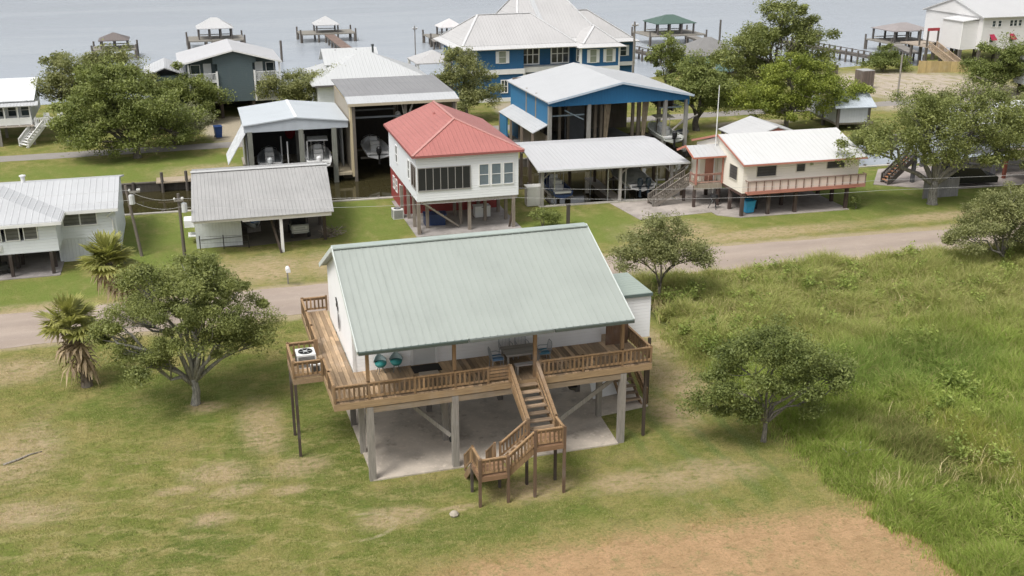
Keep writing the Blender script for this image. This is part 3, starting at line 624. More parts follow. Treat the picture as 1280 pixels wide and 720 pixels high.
tree('tree', 'slim tree with airy crown beyond the blue open boathouse near the lake', 'tree', 51.9, 82.5,
     [(0, 0, 6.0, 2.2, 1.8, 1.3), (-.8, 0, 4.6, 2.0, 1.8, 1.4), (1, 0, 3.4, 2.6, 2, 1.6), (3.4, 0, 2.4, 2.2, 1.6, 1.2)], 1.6, .16, 10500, 0.224, 'fresh', 29, 50, .7, group='trees beyond the canal')
tree('oak_tree', 'tallest dark tree standing over the lake shore behind the bright green tree', 'tree', 60.2, 71.5,
     [(0, 0, 7.6, 4.2, 3.4, 2.6), (-3.6, 0, 6.8, 3.2, 3.0, 2.4), (3.6, 0, 7.4, 3.4, 3.0, 2.2), (-5.4, 0, 4.6, 3.0, 2.6, 2.2), (.9, 0, 10.6, 2.2, 2.0, 1.6), (3.9, 0, 9.4, 1.7, 1.6, 1.3), (6.0, 0, 5.2, 2.4, 2.2, 1.9), (0, -.5, 4.0, 5, 2.6, 2.2)],
     2.2, .4, 54600, 0.211, 'oak', 30, 210, .95, group='trees beyond the canal')
tree('tree', 'bright yellow green tree behind the balcony house', 'tree', 54.6, 58.6,
     [(0, 0, 5.2, 3.6, 3.0, 2.2), (-3.4, 0, 3.8, 2.6, 2.4, 2.0), (3.6, 0, 4.6, 2.8, 2.6, 2.0), (0, 0, 6.8, 2.2, 2.0, 1.2), (-.6, -.6, 2.6, 4.6, 2.2, 1.7), (5.9, 0, 3.9, 2.0, 1.8, 1.4)],
     1.6, .26, 46200, 0.185, 'bright', 31, 170, .85, group='trees beyond the canal')
tree('tree', 'dark leafy tree in front of the big white lakeside stilt house', 'tree', 91.8, 70.3,
     [(-.6, 0, 4.4, 3.2, 2.6, 2.2), (-3.6, 0, 3.0, 2.4, 2.0, 2.0), (2.4, 0, 4.2, 2.6, 2.0, 2.0), (4.8, 0, 4.6, 2.4, 2.0, 1.8), (0, 0, 2.0, 4.6, 2.0, 1.7), (4.4, 0, 2.2, 2.4, 2, 1.6)], 1.2, .24, 33600, 0.205, 'dark', 32, 130, .85, group='trees beyond the canal')
tree('bush', 'dense dark green bush on the sandy shore beside the long pier', 'bush', 89.2, 90.6, [(0, 0, 1.4, 2.2, 1.8, 1.2), (2.6, 0, 1.2, 1.6, 1.4, 1.1), (-2.2, 0, 1.0, 1.6, 1.4, .9), (.6, 0, 2.8, .9, .9, 1.0)], .5, .12, 13650, 0.185, 'dark', 33, 60, .65)
tree('shrub', 'low olive scrub along the far canal bank behind the spreading oak', 'shrub', 77.0, 63.0, [(0, 0, 1.2, 1.8, 1.2, .9), (3.6, -.6, 1.0, 1.8, 1.2, .8), (7.0, -1.4, 1.3, 2.0, 1.3, 1.0), (10, -2.6, 1.1, 1.6, 1.2, .8)], .4, .08, 10920, 0.211, 'olive', 34, 60, .6)
tree('shrub', 'pale flowering shrub right of the bright yellow green tree', 'shrub', 61.9, 58.4, [(0, 0, 2.8, 1.5, 1.2, 1.4), (1.2, 0, 3.6, 1.2, 1.0, 1.0)], 1.0, .08, 5460, 0.172, 'bright', 35, 34, .5)

# weeds and low scrub standing in the marsh grass: one uncountable mass
def weeds():
    rng = np.random.RandomState(77); P = []; S = []
    for k in range(620):
        y = -12 + 30*rng.rand()**.8; x = 18.9 + 34*rng.rand()**1.5
        if y > at_road(x, 1)-1.2 or x > 27 + (y+14)*1.25: continue
        dens = vnoise(np.array([x*.33]), np.array([y*.33]), 31)[0]
        yel = ((x-26.2)/1.8)**2 + ((y+5.2)/3.4)**2 < 1
        if not yel and dens < (.50 if y > 4 else .80): continue
        n = int(30+110*rng.rand()); r = .18+.42*rng.rand()**1.5; h = (.5+.5*rng.rand())*(1.25 if yel else 1) + .25*(y > 4)
        q = rng.randn(n, 3)*np.array([r*.55, r*.55, .2*h]) + np.array([x, y, h*.75]); q[:, 2] = np.clip(q[:, 2], .15, None)
        P.append(q); S.append(np.full(n, .09+.07*rng.rand()))
    P = np.concatenate(P); o = raw_mesh('weeds', *leaf_quads(P, np.concatenate(S), rng, .8), leaf((.12, .18, .03), (.40, .47, .12), .35, .6)); put(o, 0, 0)
    tag(o, 'leafy weeds and low scrub growing through the marsh grass', 'weeds', None, 'stuff')
    t = []; a = rng.rand(5200)
    X = 19.3 + 36*rng.rand(21000)**1.4; Y = -12 + 31*rng.rand(21000)
    k = (Y < np.array([at_road(float(q), 1) for q in X]) - 1) & (vnoise(X*.4, Y*.4, 41) + .3*np.clip((Y-2)/8, 0, 1) + .28*((((X-26.2)/2)**2+((Y+5.2)/3.6)**2) < 1) + .25*(rng.rand(len(X))-.5) > .76) & (X < 26+(Y+14)*1.25)
    X, Y = X[k], Y[k]; n = len(X); m_ = NT('dry_stalks'); i = m_.island(); m_.bsdf(m_.mix(i, (.42, .33, .15), (.68, .58, .33)), .8, None, 0, .2)
    tag(blades('dry_stalks', X, Y, .6+.6*rng.rand(n), .012+.014*rng.rand(n), .2+.5*rng.rand(n), 6.283*rng.rand(n), m_.mat), 'dry straw coloured stalks scattered through the marsh grass', 'dry stalks')
weeds()
# ------------------------------------------------------------------ shared materials
WHITE = siding((.86, .86, .86), .16, .06); WTRIM = paint((.80, .80, .79)); GLASS = glass(); SCREEN = screen()
DECK = wood((.37, .26, .16), 1.05, 1); RAILW = wood((.250, .160, .085), 1.1); POSTW = wood((.30, .275, .245), .35); DARKW = wood((.075, .055, .042), .5); GREYW = wood((.27, .25, .225), .45); PILE = wood((.12, .105, .09), .5)
WROOF = metal((0.52, 0.53, 0.54), 0, .3, .5, .07); ALU = plain((.55, .56, .57), .35, .8); BLACK = plain((.015, .015, .017), .4); RUBBER = plain((.02, .02, .02), .8)

# ------------------------------------------------------------------ the stilt house with the green roof
H = thing('stilt_house', 'white stilt house with pale green metal roof and wooden deck all round', 'house', 0, 0, 0)
Z = 3.78; E1, E2, EV, EZ, RV, RZ, BV, BZ = -.445, 11.36, -.476, 6.14, 5.37, 8.70, 10.3, 6.35
GRN = metal((.362, .394, .362), 0, .3, .5, .10, 0, .0)
b = MB(); b.slab([(E1, EV, EZ), (E2, EV, EZ), (E2, RV, RZ), (E1, RV, RZ)], .09); b.slab([(E1, RV, RZ), (E2, RV, RZ), (E2, BV, BZ), (E1, BV, BZ)], .09)
roof = b.build('roof', GRN, H)
b = MB(); L = math.hypot(RV-EV, RZ-EZ); dz = (RZ-EZ)/(RV-EV)
k = int((E2-E1)/.3)
for i in range(k+1):
    x = E1+.02+(E2-E1-.04)*i/k; b.bar((x, EV, EZ+.008), (x, RV-.12, RZ-.12*dz+.008), .05, .026); b.bar((x, RV+.12, RZ-.04), (x, BV, BZ+.008), .05, .026)
b.build('ribbing', GRN, roof)
b = MB(); b.bar((E1-.02, RV-.12, RZ-.01), (E2+.02, RV-.12, RZ-.01), .26, .05); b.bar((E1-.02, RV+.14, RZ-.01), (E2+.02, RV+.14, RZ-.01), .26, .05); b.build('ridge_cap', metal((.42, .48, .44), 1, .5, .5, .2), roof)
b = MB()
for x in (E1-.03, E2+.03):
    b = MB(); b.bar((x, EV, EZ-.05), (x, RV, RZ-.05), .04, .2); b.bar((x, RV, RZ-.05), (x, BV, BZ-.05), .04, .2); b.build('barge_board', paint((.62, .66, .63)), roof)
b = MB(); b.bar((E1, EV-.06, EZ-.06), (4.05, EV-.06, EZ-.06), .11, .12); b.build('gutter', plain((.06, .085, .075), .4), roof)
b = MB(); b.bar((4.1, EV-.06, EZ-.07), (7.75, EV-.06, EZ-.05), .11, .12); b.build('gutter', plain((.13, .15, .14), .5), roof)
b = MB(); b.bar((7.8, EV-.06, EZ-.06), (E2, EV-.06, EZ-.06), .11, .12); b.build('gutter', plain((.07, .09, .08), .4), roof)
# walls
X0, X1, Y0, Y1 = -.15, 11.3, 2.9, 10.0
def rz(y): return EZ + (RZ-EZ)*(y-EV)/(RV-EV) - .1 if y <= RV else RZ + (BZ-RZ)*(y-RV)/(BV-RV) - .1
b = MB()
b.slab([(X0, Y0, Z-.3), (X0, Y0, rz(Y0)), (X0, RV, rz(RV)), (X0, Y1, rz(Y1)), (X0, Y1, Z-.3)], .14)
b.slab([(X1, Y1, Z-.3), (X1, Y1, rz(Y1)), (X1, RV, rz(RV)), (X1, Y0, rz(Y0)), (X1, Y0, Z-.3)], .14)
b.box(X0+.142, X1-.142, Y0+.003, Y0+.14, Z-.3, rz(Y0)-.02); b.box(X0+.142, X1-.142, Y1-.14, Y1-.003, Z-.3, rz(Y1)-.06)
b.build('wall', WHITE, H)
b = MB(); b.box(X0-.02, X0+.09, Y0-.02, Y0+.0, Z, rz(Y0)-.05); b.box(X0-.024, X0-.002, Y0+.002, Y0+.09, Z, rz(Y0)-.05); b.build('corner_trim', WTRIM, H)
d_ = MB(); mp = face_map('f', Y0); fbox(d_, mp, 2.45, 3.45, Z, Z+2.02, .004, .05); door = d_.build('door', paint((.62, .63, .62)), H)
d_ = MB(); fbox(d_, mp, 2.34, 2.45, Z, Z+2.12, .004, .07); fbox(d_, mp, 3.45, 3.56, Z, Z+2.12, .004, .07); fbox(d_, mp, 2.45, 3.45, Z+2.02, Z+2.12, .004, .07); d_.build('door_frame', WTRIM, door)
window(H, 'f', Y0, 4.5, 5.6, Z+.9, Z+2.0, 1, 2, WTRIM, GLASS); window(H, 'f', Y0, 8.6, 9.6, Z+.9, Z+2.0, 1, 2, WTRIM, GLASS)
b = MB(); fbox(b, mp, 9.15, 9.25, Z+.75, Z+.87, .003, .03); b.build('socket_cover', plain((.2, .2, .2)), H)
# annex on the right
b = MB(); b.box(11.31, 14.12, 3.75, 6.85, 3.35, 5.48); an = b.build('annex_wall', WHITE, H)
b = MB(); b.slab([(11.38, 3.7, 5.60), (14.16, 3.7, 5.60), (14.16, 6.7, 5.60), (11.38, 6.7, 5.60)], .1); b.build('annex_roof', metal((.35, .41, .36), 1, .3, .45, .08), H)
b = MB(); b.bar((11.38, 3.67, 5.52), (14.16, 3.67, 5.52), .05, .14); b.build('fascia', plain((.12, .16, .15)), H)
# deck
b = MB(); dx0, dx1 = -1.45, 12.55
n = 66
for i in range(n):
    x = -.2 + 12.7*i/n; b.box(x, x+12.7/n-.014, .03 + (.0 if i % 5 else .02), 2.885, Z-.04, Z)
n = 6
for i in range(n):
    x = dx0+.05 + 1.2*i/n
    for ya, yb in ((.03, 3.1+.5*(i % 3)), (3.112+.5*(i % 3), 7.2-.6*(i % 2)), (7.212-.6*(i % 2), 10.7)): b.box(x, x+1.2/n-.014, ya, yb, Z-.04, Z)
for i in range(6): b.box(11.33+i*.2, 11.33+i*.2+.188, 2.895, 3.7, Z-.04, Z)
deck = b.build('deck', DECK, H)
b = MB()
b.box(dx0, dx1, 0, .05, Z-.33, Z-.045); b.box(dx0, dx0+.05, .052, 10.75, Z-.33, Z-.045); b.box(dx1-.05, dx1, .052, 3.7, Z-.33, Z-.045); b.box(dx0+.052, -.2, 10.7, 10.75, Z-.33, Z-.045)
b.build('fascia_board', wood((.36, .25, .14), .6, 0), deck)
b = MB()
for y in (.35, 2.6, 5.2, 7.8): b.box(dx0+.1, dx1-.1, y, y+.12, Z-.36, Z-.05)
for i in range(24): b.box(-1.3+i*.58, -1.25+i*.58, .5, 10.6, Z-.29, Z-.06) if i > 2 else None
b.build('joist', wood((.13, .10, .075), .4, 0), deck)
def rails(parent, segs, name='railing', z=Z, h=.72, **kw):
    for p, q in segs:
        m_ = MB(); rail(m_, (p[0], p[1], z), (q[0], q[1], z), h, **kw); m_.build(name, RAILW, parent)
rails(H, [((dx0+.05, .06), (.0, .06)), ((.0, .061), (1.9, .061)), ((1.9, .06), (3.62, .06)), ((3.62, .061), (5.05, .061)), ((7.35, .06), (9.3, .06)), ((9.3, .061), (11.15, .061)), ((11.15, .06), (12.5, .06)),
          ((12.5, .1), (12.5, 2.75)), ((dx0+.05, .12), (dx0+.05, 1.6)), ((dx0+.05, 1.6), (dx0+.05, 3.1)), ((dx0+.05, 5.2), (dx0+.05, 7.0)), ((dx0+.05, 7.0), (dx0+.05, 8.9)), ((dx0+.05, 8.9), (dx0+.05, 10.7)), ((dx0+.1, 10.72), (-.2, 10.72))], balus=.19, bw=.075)
b = MB()
for i in range(4): b.bar((5.1, .06, Z+.18+i*.15), (5.95, .06, Z+.18+i*.15), .035, .1)
b.bar((5.05, .06, Z+.72), (6.0, .06, Z+.72), .1, .045); b.bar((5.98, .06, Z), (5.98, .06, Z+.76), .09); b.build('gate', RAILW, H)
for x in (0.0, 3.62, 7.15, 11.15):
    m_ = MB(); m_.box(x-.07, x+.07, .1, .24, Z, EZ-.0); m_.build('porch_post', RAILW, H)
m_ = MB(); m_.box(E1+.1, E2-.1, .09, .25, EZ-.06, EZ+.14); m_.build('porch_beam', paint((.7, .7, .69)), H)
m_ = MB(); m_.box(11.32, 12.4, 2.4, 2.44, Z, Z+1.0); m_.build('privacy_panel', wood((.17, .10, .06), .5), H)
# posts and braces
for x, y in ((.0, .15), (3.6, .15), (11.22, .15), (.02, 2.6), (3.75, 2.6), (11.2, 2.75), (.05, 5.3), (7.3, 5.85), (11.2, 5.6), (3.7, 5.6), (.05, 9.3), (3.7, 9.3), (7.4, 9.3), (11.2, 9.3)):
    w = .14 if y < 2 else .12
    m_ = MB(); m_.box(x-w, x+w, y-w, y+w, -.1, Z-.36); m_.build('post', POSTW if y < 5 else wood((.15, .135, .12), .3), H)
for x, y in ((14.0, 3.45), (12.45, .4), (14.0, 6.7), (11.5, 6.7)):
    m_ = MB(); m_.box(x-.06, x+.06, y-.06, y+.06, -.1, 3.4); m_.build('post', DARKW, H)
for p, q in (((3.5, .5, 1.35), (1.1, 2.5, 3.2)), ((8.2, .9, .9), (11.1, .5, 3.1)), ((7.3, 5.7, 1.0), (10.2, 5.7, 3.3)), ((3.7, 2.7, 1.2), (3.7, 5.4, 3.3))):
    m_ = MB(); m_.bar(p, q, .05, .2); m_.build('brace', GREYW, H)
m_ = MB(); m_.box(-.15, 11.3, .03, .26, Z-.62, Z-.37); m_.box(-.15, 11.3, 2.5, 2.7, Z-.62, Z-.37); m_.box(-.15, 11.3, 5.5, 5.7, Z-.62, Z-.37); m_.build('beam', wood((.29, .225, .155), .3, 0), H)
# platform for the air conditioner
m_ = MB()
for i in range(7): m_.box(-2.72, -1.46, 3.05+i*.32, 3.05+i*.32+.305, Z-.05, Z-.01)
m_.box(-2.75, -1.46, 3.0, 3.045, Z-.3, Z-.06); m_.box(-2.75, -2.70, 3.05, 5.25, Z-.3, Z-.06); pl = m_.build('platform', DECK, H)
for x, y in ((-2.66, 3.06), (-2.66, 5.15)):
    m_ = MB(); m_.box(x-.06, x+.06, y-.06, y+.06, -.1, Z-.3); m_.build('post', DARKW, pl)
rails(pl, [((-2.7, 3.04), (-1.5, 3.04)), ((-2.7, 3.1), (-2.7, 5.2)), ((-2.66, 5.22), (-1.5, 5.22))], z=Z-.01, balus=.2, bw=.07)
# staircase in three flights
ST = bpy.data.objects.new('staircase', None); COL.objects.link(ST); ST.parent = H
L1, L2 = 2.28, 1.36
def flight(p0, p1, wd, n, side, name='flight'):
    """treads from p0 down to p1 (centre line), wd wide across `side`"""
    p0, p1, s_ = Vector(p0), Vector(p1), Vector(side); d = (p1-p0); dh = Vector((d.x, d.y, 0)).normalized(); m_ = MB()
    for i in range(n):
        c = p0 + d*((i+.5)/n); c.z = p0.z + (p1.z-p0.z)*((i+1)/(n+1))
        for k in (-.13, .02): m_.bar(c - s_*wd/2 + dh*(k+.06), c + s_*wd/2 + dh*(k+.06), .13, .04, up=(0, 0, 1))
    m_.build('treads', wood((.29, .21, .14), .9, 0), ST)
    m_ = MB()
    for k in (-1, 1): m_.bar(p0 + s_*wd*.5*k + Vector((0, 0, -.14)), p1 + s_*wd*.5*k + Vector((0, 0, -.1)), .05, .26)
    m_.build('stringer', RAILW, ST)
def srail(p, q, h=.72, n=None, base=0.0):
    p, q = Vector(p), Vector(q); m_ = MB(); rail(m_, p+Vector((0, 0, base)), q+Vector((0, 0, base)), h, .09, .17, .06); m_.build('handrail', RAILW, ST)
flight((6.6, 0, Z), (6.75, -2.15, L1), 1.12, 7, (1, 0, 0))
def board_rail(p, q):
    p, q = Vector(p), Vector(q); m_ = MB(); m_.bar(p+Vector((0, 0, .72)), q+Vector((0, 0, .72)), .14, .045); m_.bar(p+Vector((0, 0, .58)), q+Vector((0, 0, .58)), .04, .14); m_.bar(p+Vector((0, 0, .25)), q+Vector((0, 0, .25)), .04, .12)
    m_.bar(p, p+Vector((0, 0, .78)), .09); m_.bar(q+Vector((0, 0, -.3)), q+Vector((0, 0, .78)), .09); m_.build('handrail', RAILW, ST)
board_rail((6.02, -.02, Z), (6.1, -2.2, L1)); board_rail((7.2, -.02, Z), (7.3, -2.2, L1))
for (x0, x1, y0, y1, z) in ((6.05, 7.3, -3.22, -2.15, L1), (3.72, 4.9, -3.28, -2.05, L2)):
    m_ = MB(); n = 7
    for i in range(n): m_.box(x0, x1, y0+(y1-y0)*i/n, y0+(y1-y0)*(i+1)/n-.012, z-.04, z)
    m_.box(x0-.03, x1+.03, y0-.045, y0-.005, z-.22, z-.02); m_.box(x0-.04, x0-.004, y0, y1, z-.22, z-.045); m_.box(x1+.004, x1+.04, y0, y1, z-.22, z-.045); m_.build('landing', wood((.27, .16, .09), .5, 0), ST)
    for x in (x0, x1):
        for y in (y0, y1):
            m_ = MB(); m_.box(x-.055, x+.055, y-.055, y+.055, -.1, z-.05 if y == y1 else z+.76); m_.build('post', DARKW if y == y1 else wood((.15, .095, .06), .5), ST)
flight((6.02, -2.68, L1), (4.93, -2.68, L2), 1.0, 4, (0, 1, 0)); flight((4.22, -2.02, L2), (4.22, -.75, .05), .9, 6, (1, 0, 0))
srail((6.12, -3.18, L1), (7.25, -3.18, L1)); srail((7.27, -3.1, L1), (7.27, -2.2, L1)); srail((3.78, -3.24, L2), (4.86, -3.24, L2)); srail((3.75, -3.2, L2), (3.75, -2.1, L2))
srail((6.05, -3.2, L1), (4.92, -3.2, L2)); srail((6.05, -2.16, L1), (4.92, -2.1, L2)); srail((3.75, -2.05, L2), (3.75, -.85, .35)); srail((4.7, -2.05, L2), (4.7, -.85, .35))
# back stair under the annex
ST2 = bpy.data.objects.new('back_staircase', None); COL.objects.link(ST2); ST2.parent = H; ST_ = ST; ST = ST2
flight((13.2, 6.6, 2.3), (13.2, 3.3, .1), .9, 10, (1, 0, 0)); board_rail((13.72, 6.4, 2.2), (13.85, 3.2, .15)); srail((13.8, 6.3, 2.1), (13.9, 3.3, .1), .55); ST = ST_

# ------------------------------------------------------------------ things on and under the deck
def condenser(label, u, v, z, w, h, fanr):
    t = thing('air_conditioner', label, 'air conditioner', u, v, z, 0, 'air conditioner units')
    m_ = MB(); m_.box(-w/2, w/2, -w/2, w/2, 0, h); m_.build('case', paint((.74, .74, .72)), t)
    m_ = MB()
    for i in range(9): m_.box(-w/2+.06, w/2-.06, -w/2-.012, -w/2-.003, .07+i*(h-.12)/9, .10+i*(h-.12)/9)
    for i in range(9): m_.box(-w/2-.012, -w/2-.003, -w/2+.06, w/2-.06, .07+i*(h-.12)/9, .10+i*(h-.12)/9)
    m_.build('louvre', plain((.10, .10, .10)), t)
    m_ = MB(); m_.lathe([(fanr, h+.004), (fanr, h+.03), (fanr*.82, h+.03), (fanr*.82, h+.004)], 20); m_.build('fan_ring', plain((.03, .03, .03)), t)
    m_ = MB(); m_.lathe([(fanr*.28, h+.003), (fanr*.28, h+.035), (.01, h+.04)], 12)
    for i in range(6): a = i*math.pi/3; m_.bar((0, 0, h+.025), (fanr*.82*math.cos(a), fanr*.82*math.sin(a), h+.025), .03, .012)
    m_.build('fan_guard', plain((.45, .46, .46)), t)
condenser('white air conditioner with dark fan ring, larger one on the side platform', -2.02, 4.35, Z-.01, .82, .62, .31)
condenser('small white air conditioner box beside the larger unit on the platform', -1.72, 3.5, Z-.01, .42, .40, .15)
def bucket_chair(label, u, v, rot):
    t = thing('chair', label, 'chair', u, v, Z, rot, 'teal porch chairs'); t.scale = (.8, .8, .8)
    teal = plain((.03, .24, .23), .55); sea = MB(); n = 14
    prof = [(.05, .36), (.22, .38), (.30, .48), (.33, .60)]
    sea.lathe(prof, n); sea.build('seat', teal, t, True)
    bk = MB(); vs = []; fs = []
    for i in range(9):
        a = math.radians(10+160*i/8)
        for k, (r, z) in enumerate(((.33, .58), (.35, .80), (.31, 1.02))): vs.append((r*math.cos(a), r*math.sin(a), z-.12*abs(math.cos(a))*k)); vs.append(((r+.03)*math.cos(a), (r+.03)*math.sin(a), z-.12*abs(math.cos(a))*k))
    for i in range(8):
        for k in range(2):
            o = i*6+k*2; fs += [(o, o+6, o+8, o+2), (o+1, o+3, o+9, o+7)]
        fs += [(i*6+4, i*6+10, i*6+11, i*6+5)]
    bk.add(vs, fs); bk.build('backrest', plain((.32, .40, .40), .6), t)
    for a in (45, 135, 225, 315):
        l = MB(); l.tube([(.12*math.cos(R(a)), .12*math.sin(R(a)), .37), (.27*math.cos(R(a)), .27*math.sin(R(a)), 0)], .018, 6); l.build('leg', plain((.12, .13, .13), .5), t)
bucket_chair('teal bucket chair on the porch nearest the house corner', .95, 2.5, 8); bucket_chair('teal bucket chair on the porch nearest the door', 1.63, 2.5, -6)
def patio_chair(label, u, v, rot, cushion):
    t = thing('chair', label, 'chair', u, v, Z, rot, 'wire chairs around the porch table'); wire = plain((.34, .36, .38), .5, .3)
    m_ = MB(); m_.box(-.25, .25, -.25, .25, .42, .445); m_.build('seat', wire, t)
    m_ = MB(); m_.tube([(-.25, .25, .43), (-.25, .32, .85), (-.15, .33, .97), (.15, .33, .97), (.25, .32, .85), (.25, .25, .43)], .018, 6)
    for i in range(7): x = -.21+i*.07; m_.tube([(x, .255, .44), (x, .325, .93)], .008, 4)
    m_.build('backrest', wire, t)
    for s_ in (-1, 1):
        m_ = MB(); m_.tube([(s_*.26, .29, .66), (s_*.28, -.05, .68), (s_*.27, -.24, .62), (s_*.26, -.25, .43)], .018, 6); m_.build('armrest', wire, t)
        for y in (-.23, .23): m_ = MB(); m_.tube([(s_*.23, y, .42), (s_*.26, y*1.12, 0)], .016, 6); m_.build('leg', wire, t)
    if cushion: m_ = MB(); m_.box(-.24, .24, -.24, .22, .447, .53); m_.build('cushion', fabric(cushion), t)
patio_chair('wire patio chair with blue cushion at the left end of the porch table', 5.85, 1.5, 90, (.12, .22, .36)); patio_chair('wire patio chair with blue cushion at the right end of the porch table', 8.0, 1.55, -90, (.10, .26, .38))
patio_chair('bare wire patio chair against the wall, left one behind the porch table', 6.55, 2.4, 0, None); patio_chair('bare wire patio chair against the wall, right one behind the porch table', 7.3, 2.4, 0, None)
t = thing('patio_table', 'grey plank patio table on the porch behind the stairs', 'table', 6.92, 1.5, Z)
m_ = MB()
for i in range(7): m_.box(-.78, .78, -.52+i*.15, -.38+i*.15, .70, .74)
m_.build('table_top', wood((.30, .285, .27), .4, 0), t); m_ = MB(); m_.box(-.7, .7, -.45, .45, .62, .69); m_.build('apron', GREYW, t)
for x in (-.68, .68):
    for y in (-.42, .42): m_ = MB(); m_.box(x-.04, x+.04, y-.04, y+.04, 0, .62); m_.build('leg', GREYW, t)
t = thing('bench', 'low pale plank bench on the porch below the table', 'bench', 7.0, .62, Z)
m_ = MB(); m_.box(-.6, .6, -.15, .15, .40, .45); m_.build('seat', wood((.33, .31, .30), .3, 0), t)
for x in (-.5, .5): m_ = MB(); m_.box(x-.04, x+.04, -.13, .13, 0, .40); m_.build('leg', GREYW, t)
m_ = MB(); m_.box(-.62, .62, -.38, .38, 0, .018); tag(put(m_.build('door_mat', fabric((.02, .018, .017))), 2.92, 2.35, Z+.002), 'black mat on the deck boards in front of the porch door', 'door mat')
t = thing('step_stool', 'low pale wooden step in front of the black door mat', 'step', 2.85, 1.55, Z)
m_ = MB(); m_.box(-.42, .42, -.16, .16, .12, .16); m_.build('tread', wood((.42, .36, .30), .3, 0), t)
for x in (-.38, .38): m_ = MB(); m_.box(x-.02, x+.02, -.15, .15, 0, .12); m_.build('side', wood((.36, .3, .25), .3), t)
t = thing('wall_ornament', 'dark metal wall ornament of discs and leaf shapes on the white gable end', 'wall ornament', X0, 6.6, Z+1.1)
m_ = MB(); IR = plain((.035, .037, .042), .5, .6)
for y, z, r in ((.55, .75, .10), (.36, .62, .12), (.5, .48, .09), (.18, .42, .12)): m_.tube([(-.05, y, z), (-.02, y, z)], r, 12)
m_.build('disc', IR, t); m_ = MB()
for y, z, l in ((.05, .0, .95), (-.28, -.06, .85)):
    p = [(y+l*.09*math.sin(math.pi*i/8), z-.55*l+l*i/8) for i in range(9)] + [(y-l*.09*math.sin(math.pi*i/8), z+.45*l-l*i/8) for i in range(1, 8)]
    m_.slab([(-.04, a, c) for a, c in p], .02)
m_.build('leaf_shape', plain((.16, .165, .17), .45, .6), t)
m_ = MB(); m_.slab([(0, 0, 0), (1.6, 0, 0), (1.6, .4, .85), (0, .4, .85)], .04); m_.bar((.1, .1, .01), (1.5, .1, .01), .03)
tag(put(m_.build('folding_table', paint((.8, .8, .8), .4)), 11.6, 4.4, .1, 10), 'white folded table leaning under the deck beside the back stairs', 'folding table')
m_ = MB(); m_.lathe([(.0, 0), (.16, .02), (.2, .1), (.13, .2), (.04, .24)], 7); tag(put(m_.build('stone', concrete((.45, .4, .32))), 2.55, -3.6, -.02), 'single pale stone lying on the lawn near the stairs', 'stone')
m_ = MB(); m_.tube([(0, 0, .03), (.6, .3, .05), (1.0, .65, .03), (1.5, .8, .03)], [.05, .045, .035, .02], 6); tag(put(m_.build('fallen_branch', bark((.3, .27, .23)), None, True), -15.0, 6.1), 'bare fallen branch lying on the lawn at the far left', 'branch')
t = thing('mailbox', 'white mailbox on a thin post beside the sandy verge', 'mailbox', -.67, 25.95)
m_ = MB(); m_.box(-.045, .045, -.045, .045, -.1, .98); m_.build('post', GREYW, t)
m_ = MB(); pr = [(-.13, 0)] + [(-.13*math.cos(math.pi*i/6), .16+.13*math.sin(math.pi*i/6)) for i in range(7)] + [(.13, 0)]
m_.slab([(a, -.26, 1+c) for a, c in pr][::-1], -.52); m_.build('box', paint((.8, .8, .8)), t); m_ = MB(); m_.box(.135, .15, -.1, -.06, 1.1, 1.32); m_.build('flag', plain((.5, .05, .04)), t)
t = thing('hanging_basket', 'dark hanging basket below the deck beam right of the stairs', 'hanging basket', 9.0, .45, 2.75)
m_ = MB(); m_.lathe([(.03, 0), (.16, .05), (.22, .18), (.2, .2), (.05, .16)], 12); m_.build('bowl', plain((.03, .03, .028), .7), t); m_ = MB()
for a in (0, 120, 240): m_.tube([(.2*math.cos(R(a)), .2*math.sin(R(a)), .19), (0, 0, .42)], .008, 4)
m_.build('chain', BLACK, t)
m_ = MB(); m_.lathe([(.02, 0), (.17, .01), (.2, .36), (.21, .38), (.17, .38), (.15, .05), (.02, .04)], 14); tag(put(m_.build('bucket', plain((.03, .035, .035), .6)), 4.05, 2.35, .06), 'dark bucket standing on the slab beside an inner post', 'bucket')
t = thing('brush_pile', 'heap of dry brown cut brush at the marsh edge behind the small dark green tree', 'brush pile', 20.0, 8.8, 0); m_ = MB(); rg = random.Random(7)
for i in range(150):
    a = rg.uniform(0, 6.28); r = rg.uniform(0, 1) ** .6; p = Vector((r*1.0*math.cos(a), r*.75*math.sin(a), rg.uniform(.02, .42)*(1.1-r))); b2 = rg.uniform(0, 6.28); m_.bar(p, p+Vector((math.cos(b2)*.55, math.sin(b2)*.55, rg.uniform(-.15, .22))), .03)
m_.build('stick', wood((.33, .25, .17), .9), t)
m_ = MB()
for p, q, r in (((-.6, 0, .5), (.5, .1, .62), .035), ((.1, .06, .58), (.35, .45, .85), .022), ((-.2, .03, .55), (-.35, -.3, .8), .02), ((.3, .08, .6), (.75, -.15, .7), .02), ((-.45, 0, .52), (-.7, .25, .78), .018)): m_.tube([p, q], [r, r*.4], 6)
m_.tube([(-.5, 0, .5), (-.65, -.05, -.05)], [.035, .03], 6)
tag(put(m_.build('dead_branch', bark((.36, .34, .30)), None, True), 20.4, -4.6, -.15), 'bleached dead branch caught in the tall grass at the marsh edge', 'branch')
# ------------------------------------------------------------------ neighbours across the street
def posts(par, pts, z0, z1, r=.12, mat=None, name='post'):
    for x, y in pts:
        m_ = MB(); m_.box(x-r, x+r, y-r, y+r, z0, z1); m_.build(name, mat or DARKW, par)
def one(name, mat, par, *boxes):
    m_ = MB()
    for bx in boxes: m_.box(*bx)
    return m_.build(name, mat, par)
